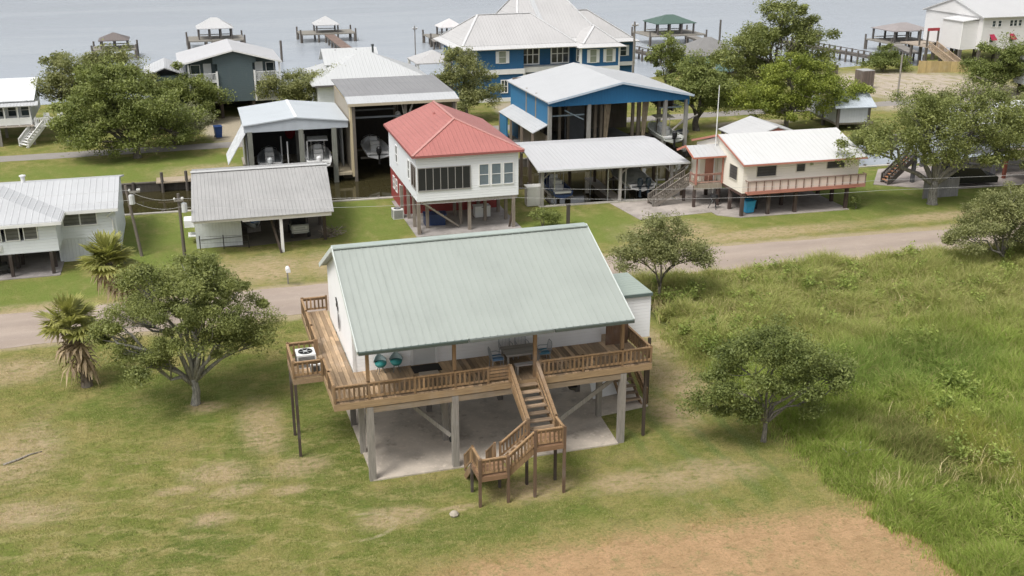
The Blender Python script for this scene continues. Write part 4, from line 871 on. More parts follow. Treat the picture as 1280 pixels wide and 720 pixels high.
# A: low white house at the left edge
A = thing('raised_house', 'low white raised house with screened porch at the left edge of the street', 'house', -14.8, 34.85, 0, -1.0)
LB = siding((.70, .73, .76), .2, .12); VB = boards((.70, .73, .76), .22, .15)
WR2 = metal((0.52, 0.53, 0.54), 0, .4, .5, .08)
one('wall', LB, A, (0, 3.85, 0.0, 8.6, 1.56, 3.55)); one('lower_wall', VB, A, (.03, 3.82, .03, 8.5, 0, 1.55))
one('porch_wall', siding((.71, .74, .77), .2, .1), A, (-9.5, .38, -2.5, 2.6, 1.58, 2.42), (-9.5, -9.4, -2.5, 2.6, 2.42, 3.5), (-.72, .36, -2.48, -2.4, 2.42, 3.5), (.28, .38, -2.4, 0, 2.42, 3.5))
for i in range(6):
    window(A, 'f', -2.46, -1.55-i*1.08, -.80-i*1.08, 2.5, 3.36, 1, 1, WTRIM, SCREEN, .06, None, 'porch_window')
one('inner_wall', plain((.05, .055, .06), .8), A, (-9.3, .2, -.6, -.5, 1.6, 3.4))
window(A, 'f', 0, .55, 1.55, 2.5, 3.38, 1, 1, WTRIM, SCREEN); window(A, 'f', 0, 1.64, 2.62, 2.5, 3.38, 1, 1, WTRIM, SCREEN)
m_ = MB(); m_.gable(-9.8, 4.1, -.55, 9.0, 3.62, 1.0, 'x', .1); m_.build('roof', WR2, A)
m_ = MB(); m_.hip(-9.2, .75, -2.95, 8.0, 3.66, 1.08, .1); m_.build('porch_roof', metal((0.51, 0.52, 0.53), 0, .4, .5, .08), A)
one('fascia', WTRIM, A, (-.0, 4.1, -.60, -.555, 3.40, 3.60), (-9.2, .78, -3.0, -2.955, 3.42, 3.62), (.76, .80, -2.95, -.61, 3.42, 3.62))
m_ = MB(); m_.lathe([(.14, 0), (.14, .45), (.22, .47), (.22, .55), (.03, .6)], 10, (-2.2, 4.6, 4.5)); m_.build('roof_vent', plain((.75, .75, .74)), A)
m_ = MB(); m_.tube([(3.8, -.5, 3.4), (3.3, -.12, 3.0), (3.62, -.1, 2.7), (3.66, -.1, .3)], .06, 6); m_.build('downspout', WTRIM, A)
posts(A, [(-.15, -2.4), (-2.6, -2.4), (-5.0, -2.4), (-7.4, -2.4), (-.15, -1.0), (-2.5, -.6), (-2.3, 0.1), (-5, -.6)], -.1, 1.58, .1, wood((.055, .04, .035), .4))
one('rear_wall', concrete((.30, .28, .28)), A, (-9.5, -.02, 2.5, 2.6, 0, 1.57))
m_ = MB(); m_.box(-4.15, -2.95, -2.55, -2.505, 1.78, 2.24)
sg = m_.build('name_board', paint((.66, .67, .67)), A); m_ = MB()
for i in range(5):                                                     # illegible scroll letters on the board
    x = -4.02+i*.21; pts = [(x+.07+.065*math.cos(a), -2.57, 2.0+.13*math.sin(a)) for a in [math.radians(60+q*(40 if i % 2 else -38)) for q in range(7)]]
    m_.tube(pts, .018, 5)
m_.build('lettering', paint((.84, .84, .82)), sg)
pad('concrete_slab', [(-24.4, 32.2), (-14.6, 32.0), (-14.5, 37.5), (-24.3, 37.6)], .05, concrete((.34, .31, .30)))
one('crate', wood((.35, .28, .2), .5), None) if False else None
t = thing('lawn_mower', 'dark riding mower parked under the left white house', 'lawn mower', -18.3, 33.6, .05, 20)
one('body', plain((.03, .03, .03)), t, (-.35, .35, -.6, .1, .3, .62)); one('seat', plain((.02, .02, .02)), t, (-.22, .22, .15, .55, .5, .6), (-.22, .22, .5, .58, .6, .95))
for x in (-.42, .42):
    for y, r in ((-.45, .2), (.4, .28)): m_ = MB(); m_.tube([(x-.09, y, r), (x+.09, y, r)], r, 14); m_.build('wheel', RUBBER, t)
m_ = MB(); m_.tube([(0, 0, .62), (0, .12, .9)], .03, 6); m_.tube([(-.16, .12, .9), (.16, .12, .9)], .02, 6); m_.build('steering_wheel', BLACK, t)

# B: grey roofed shed
B = thing('shed', 'long shed with weathered grey metal roof and open bays beside the canal', 'shed', -5.95, 35.3, 0, -1.5)
BR = metal((.395, .39, .38), 0, .26, .55, .17, .08)
m_ = MB(); m_.slab([(-.1, -2.75, 2.72), (9.35, -2.75, 2.72), (9.85, 5.2, 4.22), (.05, 5.2, 4.22)], .07); m_.slab([(.05, 5.2, 4.22), (9.85, 5.2, 4.22), (9.85, 9.2, 3.5), (.05, 9.2, 3.5)], .07); m_.build('roof', BR, B)
m_ = MB(); m_.bar((.0, 5.1, 4.24), (9.9, 5.1, 4.24), .5, .03); m_.build('ridge_cap', metal((.55, .55, .54), 1, .5, .5, .1), B)
one('wall', boards((.70, .73, .74), .22, .2), B, (.02, 3.15, -.1, 0, 0, 2.9), (.02, .12, .003, 8.8, 0, 3.1), (3.05, 3.15, .003, 6, 0, 3.1))
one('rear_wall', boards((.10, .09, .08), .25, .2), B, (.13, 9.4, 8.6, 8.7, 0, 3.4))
one('beam', WTRIM, B, (3.2, 9.2, -2.55, -2.42, 2.38, 2.62), (.0, 3.2, -2.55, -2.42, 2.48, 2.62))
posts(B, [(5.75, -2.45)], -.1, 2.4, .1, WTRIM); m_ = MB(); m_.bar((5.62, -2.7, 0), (5.05, -1.4, 2.5), .12, .12); m_.build('brace', DARKW, B)
posts(B, [(8.9, -.3), (8.95, 3.5), (5.8, 3.5)], -.1, 2.9, .11, DARKW)
one('wall_ledge', plain((.2, .2, .2)), B, (.3, 3.1, -.14, -.102, .62, .66))
one('window_ledge', WTRIM, B, (-.7, -.02, 1.0, 2.2, 1.25, 1.75), (-.5, 0, 1.0, 2.0, .55, .62))
t = thing('utility_cart', 'small utility cart with pale grille parked under the grey roofed shed', 'utility cart', 1.3, 36.3, 0, 0)
one('body', paint((.42, .43, .40)), t, (-.62, .62, -.75, -.45, .35, .95), (-.6, .6, -.45, 1.3, .35, .62))
one('grille', plain((.62, .63, .6)), t, (-.5, .5, -.78, -.752, .5, .56), (-.5, .5, -.78, -.752, .66, .72), (-.5, .5, -.78, -.752, .82, .88))
for x in (-.42, .42): m_ = MB(); m_.tube([(x, -.80, .78), (x, -.752, .78)], .08, 10); m_.build('headlight', plain((.7, .7, .65), .2), t)
one('seat', BLACK, t, (-.55, .55, .3, .7, .62, .78), (-.55, .55, .66, .76, .78, 1.2))
m_ = MB()
for x in (-.58, .58): m_.tube([(x, -.45, .9), (x, -.2, 1.55), (x, .8, 1.55), (x, 1.0, .6)], .03, 6)
m_.tube([(-.58, -.2, 1.55), (.58, -.2, 1.55)], .03, 6); m_.tube([(-.58, .8, 1.55), (.58, .8, 1.55)], .03, 6); m_.build('roll_cage', BLACK, t)
for x in (-.6, .6):
    for y in (-.5, .95): m_ = MB(); m_.tube([(x-.1, y, .28), (x+.1, y, .28)], .28, 14); m_.build('wheel', RUBBER, t)
t = thing('jet_ski', 'blue and white jet ski stored in the left bay of the grey roofed shed', 'jet ski', -1.9, 38.6, .35, 12)
m_ = MB(); hull = []
for i, (y, w, z) in enumerate(((-1.4, .1, .35), (-.9, .42, .15), (0, .55, .1), (.9, .55, .1), (1.4, .5, .12))): hull.append((y, w, z))
vs = []; fs = []
for y, w, z in hull: vs += [(-w, y, .5), (-w*.6, y, z), (0, y, z-.1), (w*.6, y, z), (w, y, .5)]
for k in range(4):
    for i in range(4): o = k*5+i; fs.append((o, o+1, o+6, o+5))
    fs.append((k*5+4, k*5, k*5+5, k*5+9))
fs.append((20, 21, 22, 23, 24)); m_.add(vs, fs); m_.build('hull', plain((.7, .73, .76), .3), t)
one('seat', plain((.05, .14, .35), .4), t, (-.2, .2, -.1, 1.2, .5, .78)); one('cowl', plain((.06, .17, .42), .3), t, (-.3, .3, -.95, -.12, .5, .82)); m_ = MB(); m_.tube([(-.35, -.15, .98), (.35, -.15, .98)], .03, 6); m_.bar((0, -.2, .8), (0, -.15, .98), .1); m_.build('handlebar', BLACK, t)
one('trolley', GREYW, t, (-.5, .5, -.6, -.5, -.35, .1), (-.5, .5, .7, .8, -.35, .1))
t = thing('brush_pile', 'heap of cut sticks and weeds at the right corner of the grey roofed shed', 'brush pile', 3.4, 35.4, 0); m_ = MB(); rg = random.Random(4)
for i in range(70):
    a = rg.uniform(0, 6.28); r = rg.uniform(0, .8); p = Vector((r*math.cos(a), r*.6*math.sin(a), rg.uniform(.02, .5))); b2 = rg.uniform(0, 6.28); m_.bar(p, p+Vector((math.cos(b2)*.5, math.sin(b2)*.5, rg.uniform(-.2, .35))), .035)
m_.build('stick', wood((.30, .25, .2), .8), t)
t = thing('wire_fence', 'thin low wire fence with dark posts in front of the grey roofed shed', 'fence', -5.7, 34.9, 0, -9)
for x in (0, 1.6, 3.3): posts(t, [(x, 0)], -.1, 1.0, .03, BLACK)
m_ = MB()
for z in (.45, .92): m_.tube([(0, 0, z), (3.3, 0, z)], .012, 4)
m_.build('wire', plain((.2, .2, .2), .4, .8), t)

# C: house with the red roof
C = thing('stilt_house', 'white stilt house with red hip roof above a red lower storey', 'house', 9.5, 33.65, 0, -1.5)
CW = siding((.74, .76, .78), .18, .06); RED = metal((.44, .165, .145), 0, .33, .5, .1); CB = 2.5
one('wall', CW, C, (0, 7.55, 0, 11.6, CB, 5.86))
m_ = MB(); x0, x1, y0, y1, z, h = -.33, 7.88, -.33, 11.8, 5.92, 1.62; xm = (x0+x1)/2
rv = [(x0, y0, z), (x1, y0, z), (x1, y1, z), (x0, y1, z), (xm, y0+4.6, z+h), (xm, y1, z+h)]
m_.slab([rv[0], rv[1], rv[4]], .08); m_.slab([rv[1], rv[2], rv[5], rv[4]], .08); m_.slab([rv[3], rv[0], rv[4], rv[5]], .08)
ro = m_.build('roof', RED, C); m_ = MB()
for p, q in ((0, 4), (1, 4), (4, 5)): m_.bar(Vector(rv[p])+Vector((0, 0, .02)), Vector(rv[q])+Vector((0, 0, .03)), .2, .05)
m_.build('ridge_cap', plain((.52, .26, .23), .5), ro); m_ = MB(); m_.lathe([(.09, 0), (.09, .3), (.02, .32)], 8, (3.0, 8.0, 7.1)); m_.build('vent_pipe', plain((.5, .22, .2)), ro)
one('fascia', plain((.30, .10, .09)), C, (x0, x1, y0-.03, y0-.003, 5.76, 5.9), (x0-.03, x0-.003, y0, y1, 5.76, 5.9), (x1+.003, x1+.03, y0, y1, 5.76, 5.9))
m_ = MB(); m_.slab([(.05, 11.6, 5.86), (7.5, 11.6, 5.86), (xm, 11.6, 7.4)], .08); m_.build('gable_wall', CW, C)
dk = plain((.30, .29, .28), .5); DGL = plain((.022, .024, .026), .35)
fr = window(C, 'f', 0, .12, 3.9, 3.32, 4.92, 7, 1, dk, DGL, .06, None, 'sunroom_window')
for i in range(3): window(C, 'f', 0, 4.62+i*.92, 5.28+i*.92, 3.45, 4.95, 1, 2, WTRIM, plain((.16, .20, .23), .2), .06)
window(C, 'l', 0, .25, 1.9, 3.35, 4.95, 2, 1, dk, glass((.05, .035, .03), .1), .06, None, 'sunroom_window'); window(C, 'l', 0, 2.6, 3.2, 3.55, 4.9, 1, 2, WTRIM, GLASS); window(C, 'l', 0, 7.6, 8.3, 3.6, 4.9, 1, 2, WTRIM, GLASS)
one('lower_wall', boards((.30, .055, .05), .25, .12), C, (.04, 7.4, 5.6, 11.5, 0, CB-.02))
for y in (6.6, 8.4, 9.6): window(C, 'l', .04, y, y+.55, 1.1, 2.0, 1, 2, WTRIM, GLASS)
posts(C, [(.1, .1), (1.0, 1.5), (3.9, .3), (7.2, .1), (.15, 2.1), (3.6, 1.9), (5.6, 2.3), (7.2, 2.2), (.15, 4.4), (3.7, 4.3), (5.6, 4.4), (7.2, 4.4), (-.25, 5.0)], -.1, CB, .11, wood((.25, .21, .175), .4))
m_ = MB(); m_.bar((.35, .2, 2.4), (3.2, 1.2, .15), .5, .1); 
for i in range(9): f = i/9; m_.bar((.35+2.85*f, -.05+f, 2.45-2.25*f), (.35+2.85*f, .5+f, 2.45-2.25*f), .2, .04)
m_.build('staircase', wood((.30, .26, .22), .5), C); m_ = MB(); m_.bar((6.9, .2, 0), (7.4, .3, 2.3), .12, .12); m_.bar((.3, .4, 0), (.15, 2.2, 2.4), .1, .14); m_.build('brace', DARKW, C)
one('floor_beam', GREYW, C, (.0, 7.5, .05, .25, CB-.2, CB-.01), (.0, 7.5, 2.1, 2.3, CB-.2, CB-.01), (0, 7.5, 4.3, 4.5, CB-.2, CB-.01))
pad('concrete_slab', [(9.3, 33.2), (17.2, 32.9), (17.6, 43.2), (9.5, 43.4)], .05, concrete((.36, .33, .31)))
m_ = MB(); m_.prism([(-.75, -.45), (.75, -.45), (.82, .5), (-.82, .5)], 0, .78); m_.box(-.86, .86, -.52, .56, .78, .86); tag(put(m_.build('storage_tub', plain((.02, .045, .13), .45)), 11.3, 36.0, .05, -8), 'dark blue storage tub under the red roofed house', 'storage tub')
condenser('grey white air conditioner on the grass beside the red lower storey', 9.0, 38.6, 0, .8, .75, .28)
t = thing('freezer', 'white chest freezer standing behind the posts under the red roofed house', 'freezer', 15.2, 36.9, .05); one('body', paint((.75, .75, .74)), t, (-.6, .6, -.35, .35, .05, .8)); one('lid', paint((.8, .8, .8)), t, (-.62, .62, -.37, .37, .802, .9)); one('handle', BLACK, t, (-.1, .1, -.40, -.372, .8, .84))

# D: white roofed boat shelter over two slips
D = thing('boat_shelter', 'open boat shelter with bright white sheet roof over two slips', 'boat shelter', D0[0], D0[1], 0, DR)
m_ = MB(); m_.slab([(-.55, -.75, 3.16), (12.1, -.75, 3.16), (11.75, 6.2, 3.66), (-.2, 6.2, 3.66)], .08); m_.slab([(-.2, 6.2, 3.66), (11.75, 6.2, 3.66), (11.75, 9.0, 3.3), (-.2, 9.0, 3.3)], .08); m_.build('roof', metal((0.54, 0.54, 0.55), 0, .34, .5, .05), D)
one('gutter', paint((.62, .63, .64)), D, (-.55, 12.1, -.83, -.755, 3.02, 3.16)); one('beam', GREYW, D, (-.1, 11.4, -.1, .05, 2.78, 2.98), (-.1, 11.4, 6.0, 6.2, 3.0, 3.2))
posts(D, [(.05, .05), (6.5, .0), (10.9, .05)], -.3, 2.8, .11, WTRIM if False else wood((.42, .40, .37), .3))
posts(D, [(12.1, .6), (-.05, 3.4), (-.05, 6.3), (2.2, 6.6), (4.3, 6.6), (6.55, 3.2), (6.55, 6.6), (8.4, 6.9), (10.6, 3.2), (10.6, 6.6), (11.9, 3.4)], -1.5, 3.05, .11, wood((.10, .075, .055), .4))
m_ = MB()
for p, q in (((11.0, .1, 1.9), (12.4, .1, 2.8)), ((.1, .1, 2.2), (.8, .1, 2.8)), ((6.6, .1, 2.3), (7.2, .1, 2.8)), ((10.8, .1, 2.2), (10.2, .1, 2.8))): m_.bar(p, q, .05, .12)
m_.build('brace', GREYW, D)
one('walkway', wood((.36, .32, .27), .3), D, (6.15, 7.05, .3, 8.2, -.1, .04)); one('slip_edge', concrete((.5, .47, .42)), D, (-.2, 11.2, -.15, .28, -.6, .06))
one('slip_wall', plain((.06, .05, .045), .9), D, (.85, 1.0, .3, 7.8, -1.2, .05), (10.2, 10.4, .3, 7.8, -1.2, .05), (1.0, 6.1, .25, .4, -1.2, .0), (7.1, 10.2, .25, .3, -1.2, 0))
m_ = MB()
for x in (1.3, 5.8, 7.3, 10.0): m_.tube([(x, .9, -1.2), (x, .9, 2.7)], .06, 8); m_.tube([(x, 5.4, -1.2), (x, 5.4, 2.9)], .06, 8)
m_.build('lift_post', plain((.55, .55, .53), .4, .5), D)
pad('concrete_slab', [dloc(6.3, -5.3), dloc(14.2, -4.5), dloc(15, 4.4), dloc(11.5, 4.6), dloc(11.3, -.2), dloc(5.6, -.3)], .03, concrete((.45, .40, .36)))
t = thing('storage_cabinet', 'tall pale storage cabinet beside the white roofed boat shelter', 'cabinet', 20.05, 38.9, 0, DR); one('case', paint((.66, .65, .60)), t, (-.62, .62, -.4, .4, .05, 1.55)); one('top', paint((.74, .73, .7)), t, (-.68, .68, -.46, .46, 1.553, 1.63)); one('door', paint((.62, .61, .57)), t, (-.55, -.02, -.43, -.402, .15, 1.45), (.02, .55, -.43, -.402, .15, 1.45)); one('base', BLACK, t, (-.58, .58, -.36, .36, 0, .049))
t = thing('fence_post', 'dark short wooden post on the grass before the boat shelter', 'post', 20.8, 32.96); posts(t, [(0, 0)], -.2, 1.5, .11, wood((.09, .075, .065), .4)); one('cap', plain((.12, .11, .1)), t, (-.14, .14, -.14, .14, 1.503, 1.58))

# E: cream house with the salmon balcony
E = thing('raised_house', 'cream raised house with salmon balcony rail and white roof', 'house', 34.1, 30.95, 0, -2.4)
CR = siding((.78, .735, .65), .2, .06); SAL = wood((.46, .195, .145), .25, 0); FZ = 1.86; EW = 9.85
m_ = MB(); m_.box(0, EW, 0, .12, FZ, 4.12); m_.box(0, EW, 8.4, 8.52, FZ, 4.1)
for x in (0, EW-.12): m_.slab([(x, 0.121, FZ), (x, .121, 4.12), (x, 4.26, 5.4), (x, 8.4, 4.12), (x, 8.4, FZ)][::(-1 if x else 1)], .12 if not x else -.0 + .12)
m_.build('wall', CR, E)
one('floor', plain((.10, .06, .05), .9), E, (.02, EW-.02, .02, 8.5, FZ-.22, FZ-.002))
m_ = MB(); m_.gable(-.22, EW+.35, -.5, 9.0, 4.22, 1.36, 'x', .1); ro = m_.build('roof', metal((.63, .63, .62), 0, .4, .5, .06), E)
m_ = MB()
for x in (-.25,): m_.bar((x, -.5, 4.14), (x, 4.25, 5.5), .04, .16); m_.bar((x, 4.25, 5.5), (x, 9.0, 4.14), .04, .16)
m_.bar((-.22, -.53, 4.14), (EW+.35, -.53, 4.14), .04, .12); m_.build('barge_board', plain((.48, .20, .15), .6), E)
for a0, a1, b0, b1 in ((1.12, 2.72, 3.12, 3.88), (4.45, 5.15, 3.32, 3.88), (7.05, 8.55, 3.4, 3.9)): window(E, 'f', 0, a0, a1, b0, b1, 1, 1, paint((.55, .52, .45)), screen((.035, .037, .04)), .05)
window(E, 'l', 0, .9, 2.2, 2.65, 3.7, 1, 1, paint((.55, .52, .45)), screen((.06, .06, .06)), .05)
one('porch_light', plain((.3, .35, .2)), E, (5.6, 5.8, -.14, -.002, 3.75, 3.9))
m_ = MB(); m_.box(.25, 10.25, -.45, -.01, FZ+.02, FZ+.1); m_.box(.22, 10.28, -.5, -.453, FZ-.02, FZ+.24); m_.box(10.252, 10.3, -.45, 0, FZ-.02, FZ+.24); bal = m_.build('balcony', SAL, E); m_ = MB(); m_.box(.3, 10.24, -.44, -.41, FZ+.25, FZ+.93); m_.build('panel', boards((.66, .53, .47), .66, .08), bal)
m_ = MB(); m_.bar((.25, -.47, FZ+1.0), (10.28, -.47, FZ+1.0), .1, .06); m_.bar((10.28, -.47, FZ+1.0), (10.28, 0, FZ+1.0), .07, .05); m_.bar((.25, -.47, FZ+1.0), (.25, 0, FZ+1.0), .07, .05)
for i in range(16): x = .25+10.02*i/15; m_.bar((x, -.47, FZ+.25), (x, -.47, FZ+.97), .06)
m_.build('railing', wood((.24, .155, .125), .3, 0), bal)
one('apron', wood((.62, .45, .37), .2), bal, (.3, 10.2, -1.04, -1.032, FZ+.22, FZ+.62)) if False else None
posts(E, [(.15, .12), (2.35, .12), (4.65, .1), (9.1, .12), (.15, 2.2), (4.65, 2.2), (9.1, 2.2), (.15, 4.3), (2.4, 4.3), (4.65, 4.3), (9.1, 4.3), (.15, 6.6), (4.65, 6.6), (9.1, 6.6)], -.1, FZ-.2, .12, wood((.075, .05, .042), .4))
pad('concrete_slab', [(32.6, 31.9), (34.0, 30.75), (43.3, 30.25), (43.6, 38.6), (32.9, 39.2)], .05, concrete((.42, .375, .34)))
# entrance porch on its left side
one('porch_deck', wood((.34, .29, .23), .4), E, (-2.4, -.02, 3.4, 5.6, FZ-.12, FZ+.02), (-2.42, -.02, 3.35, 3.395, FZ-.4, FZ)); posts(E, [(-2.3, 3.5), (-.3, 3.5), (-2.3, 5.5)], -.1, FZ-.12, .1, wood((.075, .05, .042), .4))
m_ = MB(); rail(m_, (-2.3, 3.45, FZ), (-.1, 3.45, FZ), .8, .08, .5, .04); rail(m_, (-2.35, 3.5, FZ), (-2.35, 4.3, FZ), .8, .08, .5, .04); m_.build('porch_railing', wood((.42, .25, .2), .4), E)
m_ = MB(); m_.slab([(-2.75, 3.0, 4.15), (-.02, 3.0, 4.15), (-.02, 4.6, 4.75), (-2.75, 4.6, 4.75)], .08); m_.slab([(-2.75, 4.6, 4.75), (-.02, 4.6, 4.75), (-.02, 6.2, 4.15), (-2.75, 6.2, 4.15)], .08); m_.build('porch_roof', metal((0.52, 0.52, 0.52), 0, .4, .5, .06), E)
m_ = MB(); m_.bar((-2.77, 3.0, 4.08), (-2.77, 4.6, 4.7), .05, .16); m_.bar((-2.77, 4.6, 4.7), (-2.77, 6.2, 4.08), .05, .16); m_.bar((-2.75, 2.97, 4.08), (0, 2.97, 4.08), .04, .12); m_.build('porch_fascia', plain((.50, .19, .13), .6), E)
one('vestibule', siding((.70, .65, .55), .2, .07), E, (-1.55, -.03, 4.4, 6.0, FZ, 4.2)); one('door', plain((.40, .18, .13)), E, (-1.1, -.3, 4.34, 4.396, FZ+.03, 3.85)); posts(E, [(-2.3, 3.3), (-.1, 3.3)], FZ, 4.15, .05, SAL)
st = bpy.data.objects.new('staircase', None); COL.objects.link(st); st.parent = E; ST_ = ST; ST = st
flight((-2.4, 4.9, FZ), (-5.4, 4.9, .1), 1.0, 9, (0, 1, 0)); srail((-2.4, 4.4, FZ), (-5.4, 4.4, .1)); srail((-2.4, 5.4, FZ), (-5.4, 5.4, .1)); ST = ST_
for o in st.children: o.data.materials[0] = wood((.19, .165, .14), .5)
def bin_(label, u, v, c, w=.6, h=1.0, rot=0, cat='bin', lid=None):
    t = thing('wheelie_bin', label, cat, u, v, .05, rot)
    m_ = MB(); m_.add([(-w*.4, -w*.4, .08), (w*.4, -w*.4, .08), (w*.4, w*.4, .08), (-w*.4, w*.4, .08), (-w*.5, -w*.5, h), (w*.5, -w*.5, h), (w*.5, w*.5, h), (-w*.5, w*.5, h)], [(0, 3, 2, 1), (4, 5, 6, 7), (0, 1, 5, 4), (1, 2, 6, 5), (2, 3, 7, 6), (3, 0, 4, 7)]); m_.build('body', plain(c, .45), t)
    m_ = MB(); m_.slab([(-w*.54, -w*.54, h+.03), (w*.54, -w*.54, h+.03), (w*.54, w*.56, h+.1), (-w*.54, w*.56, h+.1)], .06); m_.build('lid', plain(lid or sh(c, .8), .45), t)
    for x in (-w*.42, w*.42): m_ = MB(); m_.tube([(x-.03, w*.42, .12), (x+.03, w*.42, .12)], .12, 10); m_.build('wheel', RUBBER, t)
bin_('bright blue bin under the front of the balcony house', 35.2, 31.75, (.03, .30, .52), .8, 1.0, 5); bin_('dark bin standing behind the bright blue bin under the balcony house', 36.05, 32.6, (.02, .03, .04), .7, 1.05, 0); bin_('dark blue bin beside the gravel drive near the pale rounded bush', -2.5, 72.6, (.015, .06, .22), .75, 1.15, 10)
t = thing('grill', 'small dark grill on spread legs on the concrete beside the balcony house', 'grill', 33.2, 33.6, .05)
m_ = MB(); m_.lathe([(.05, .75), (.3, .85), (.34, 1.0), (.3, 1.15), (.05, 1.25)], 12); m_.build('bowl', BLACK, t)
for a in (30, 150, 270): m_ = MB(); m_.tube([(.1*math.cos(R(a)), .1*math.sin(R(a)), .8), (.42*math.cos(R(a)), .42*math.sin(R(a)), 0)], .025, 6); m_.build('leg', BLACK, t)
t = thing('antenna_mast', 'tall thin white antenna mast at the left gable of the balcony house', 'mast', 33.95, 35.3)
m_ = MB(); m_.tube([(0, 0, -.1), (0, 0, 5.6), (0, 0, 9.4)], [.06, .05, .03], 8); m_.build('pole', plain((.72, .73, .72), .4), t); m_ = MB(); m_.bar((-.3, 0, 5.2), (.1, 0, 5.4), .04); m_.bar((0, 0, 4.6), (.35, 0, 5.0), .03); m_.build('bracket', ALU, t)
# roof of the dock house behind it
E2 = thing('boathouse', 'small white roofed boathouse with red gable behind the balcony house', 'boathouse', 40.7, 42.4, 0, -2)
m_ = MB(); m_.gable(-.2, 6.2, 0, 5.2, 3.2, 1.05, 'y', .1); m_.build('roof', metal((0.52, 0.52, 0.52), 0, .4, .5, .06), E2)
m_ = MB(); m_.slab([(-.1, .1, 3.1), (6.1, .1, 3.1), (3.0, .1, 4.12)], .1); m_.build('gable_wall', boards((.42, .13, .09), .2, .1), E2)
one('beam', GREYW, E2, (0, 6, .2, .35, 2.8, 3.05)); posts(E2, [(.1, .3), (3, .3), (5.9, .3), (.1, 4.7), (5.9, 4.7)], -1.6, 3.1, .12, PILE)

# house on stilts behind the spreading oak
O = thing('stilt_house', 'pale raised house half hidden behind the spreading oak with orange brown steps', 'house', 53.5, 36.8, 0, -2)
one('wall', siding((.42, .45, .48), .2, .1), O, (4.5, 16, .5, 6, 2.4, 4.55)); m_ = MB(); m_.gable(4.1, 16.5, -.1, 6.6, 4.6, 1.2, 'x', .12); m_.build('roof', metal((.66, .67, .68), 0, .4, .5, .05), O)
one('deck', wood((.24, .25, .28), .4), O, (-.3, 16, -1.0, .45, 2.2, 2.38)); posts(O, [(-.1, -.8), (1.9, -.8), (4.2, -.8), (8, -.8), (12, -.8), (15.8, -.8), (4.2, 4), (8, 4), (12, 4), (15.8, 4)], -.1, 2.3, .14, wood((.10, .10, .11), .4))
m_ = MB(); rail(m_, (1.5, -.95, 2.38), (16, -.95, 2.38), .85, .09, .4, .05); m_.build('railing', wood((.2, .2, .22), .4), O)
for i in range(4): window(O, 'f', .5, 5.5+i*2.6, 6.7+i*2.6, 3.2, 4.4, 1, 2, WTRIM, GLASS)
st = bpy.data.objects.new('staircase', None); COL.objects.link(st); st.parent = O; ST_ = ST; ST = st
flight((-.2, -.5, 2.3), (-2.6, -.5, .1), 1.0, 9, (0, 1, 0)); srail((-.2, -1.0, 2.3), (-2.6, -1.0, .1)); srail((-.2, 0, 2.3), (-2.6, 0, .1)); ST = ST_
for o in st.children:
    if o.name.startswith('treads'): o.data.materials[0] = wood((.50, .24, .12), .3, 0)
    else: o.data.materials[0] = wood((.07, .06, .055), .4)
pad('concrete_slab', [(49.8, 36.4), (52.6, 34.4), (56, 33), (70, 32.0), (70, 41), (53.5, 41)], .05, concrete((.42, .37, .34)))
def suv(label, u, v, rot, c):
    t = thing('parked_car', label, 'car', u, v, .05, rot); m_ = MB()
    prof = [(-2.2, .35), (-2.25, .8), (-2.0, .98), (-1.1, 1.05), (-.5, 1.62), (1.6, 1.68), (2.15, 1.1), (2.2, .4)]
    for s_ in (0,): m_.slab([(-.88, y, z) for y, z in prof], -1.76)
    m_.build('body', plain(c, .25), t); m_ = MB()
    for x in (-.885, .883): m_.box(x, x+.004, -.45, 1.7, 1.08, 1.5)
    m_.slab([(-.75, -1.12, 1.09), (.75, -1.12, 1.09), (.7, -.55, 1.6), (-.7, -.55, 1.6)], .02); m_.build('window', GLASS, t)
    for x in (-.82, .82):
        for y in (-1.35, 1.35): m_ = MB(); m_.tube([(x-.12, y, .35), (x+.12, y, .35)], .35, 16); w = m_.build('wheel', RUBBER, t); m_ = MB(); m_.tube([(x-.13, y, .35), (x+.13, y, .35)], .19, 12); m_.build('rim', ALU, w)
    for x in (-.65, .65): m_ = MB(); m_.box(x-.16, x+.16, -2.27, -2.2, .7, .86); m_.build('headlight', plain((.7, .7, .7), .15), t)
    return t
suv('black car parked in the shade under the house behind the oak', 57.6, 35.6, 80, (.015, .015, .02))
t = thing('privacy_fence', 'grey board fence panel beside the oak trunk', 'fence', 50.9, 31.2, 0, -2)
m_ = MB()
for i in range(16): m_.box(i*.2, i*.2+.18, -.02, .02, .05, 1.55)
m_.build('panel', wood((.30, .29, .30), .4), t); posts(t, [(0, .08), (1.6, .08), (3.2, .08)], -.1, 1.6, .05, GREYW)
t = thing('carport', 'tan roofed carport with red brown posts at the right edge beyond the grey green bush', 'carport', 61.5, 30.5, 0, -2)
m_ = MB(); m_.slab([(0, 0, 2.1), (5.5, 0, 2.1), (5.5, 4.5, 2.6), (0, 4.5, 2.6)], .1); m_.build('roof', metal((.46, .38, .30), 0, .3, .6, .15), t); posts(t, [(.2, .1), (2.6, .1), (5.3, .1), (.2, 4.3), (5.3, 4.3)], -.1, 2.05, .12, wood((.20, .06, .04), .3)); one('beam', wood((.22, .08, .05), .3, 0), t, (0, 5.5, .0, .12, 1.85, 2.0))

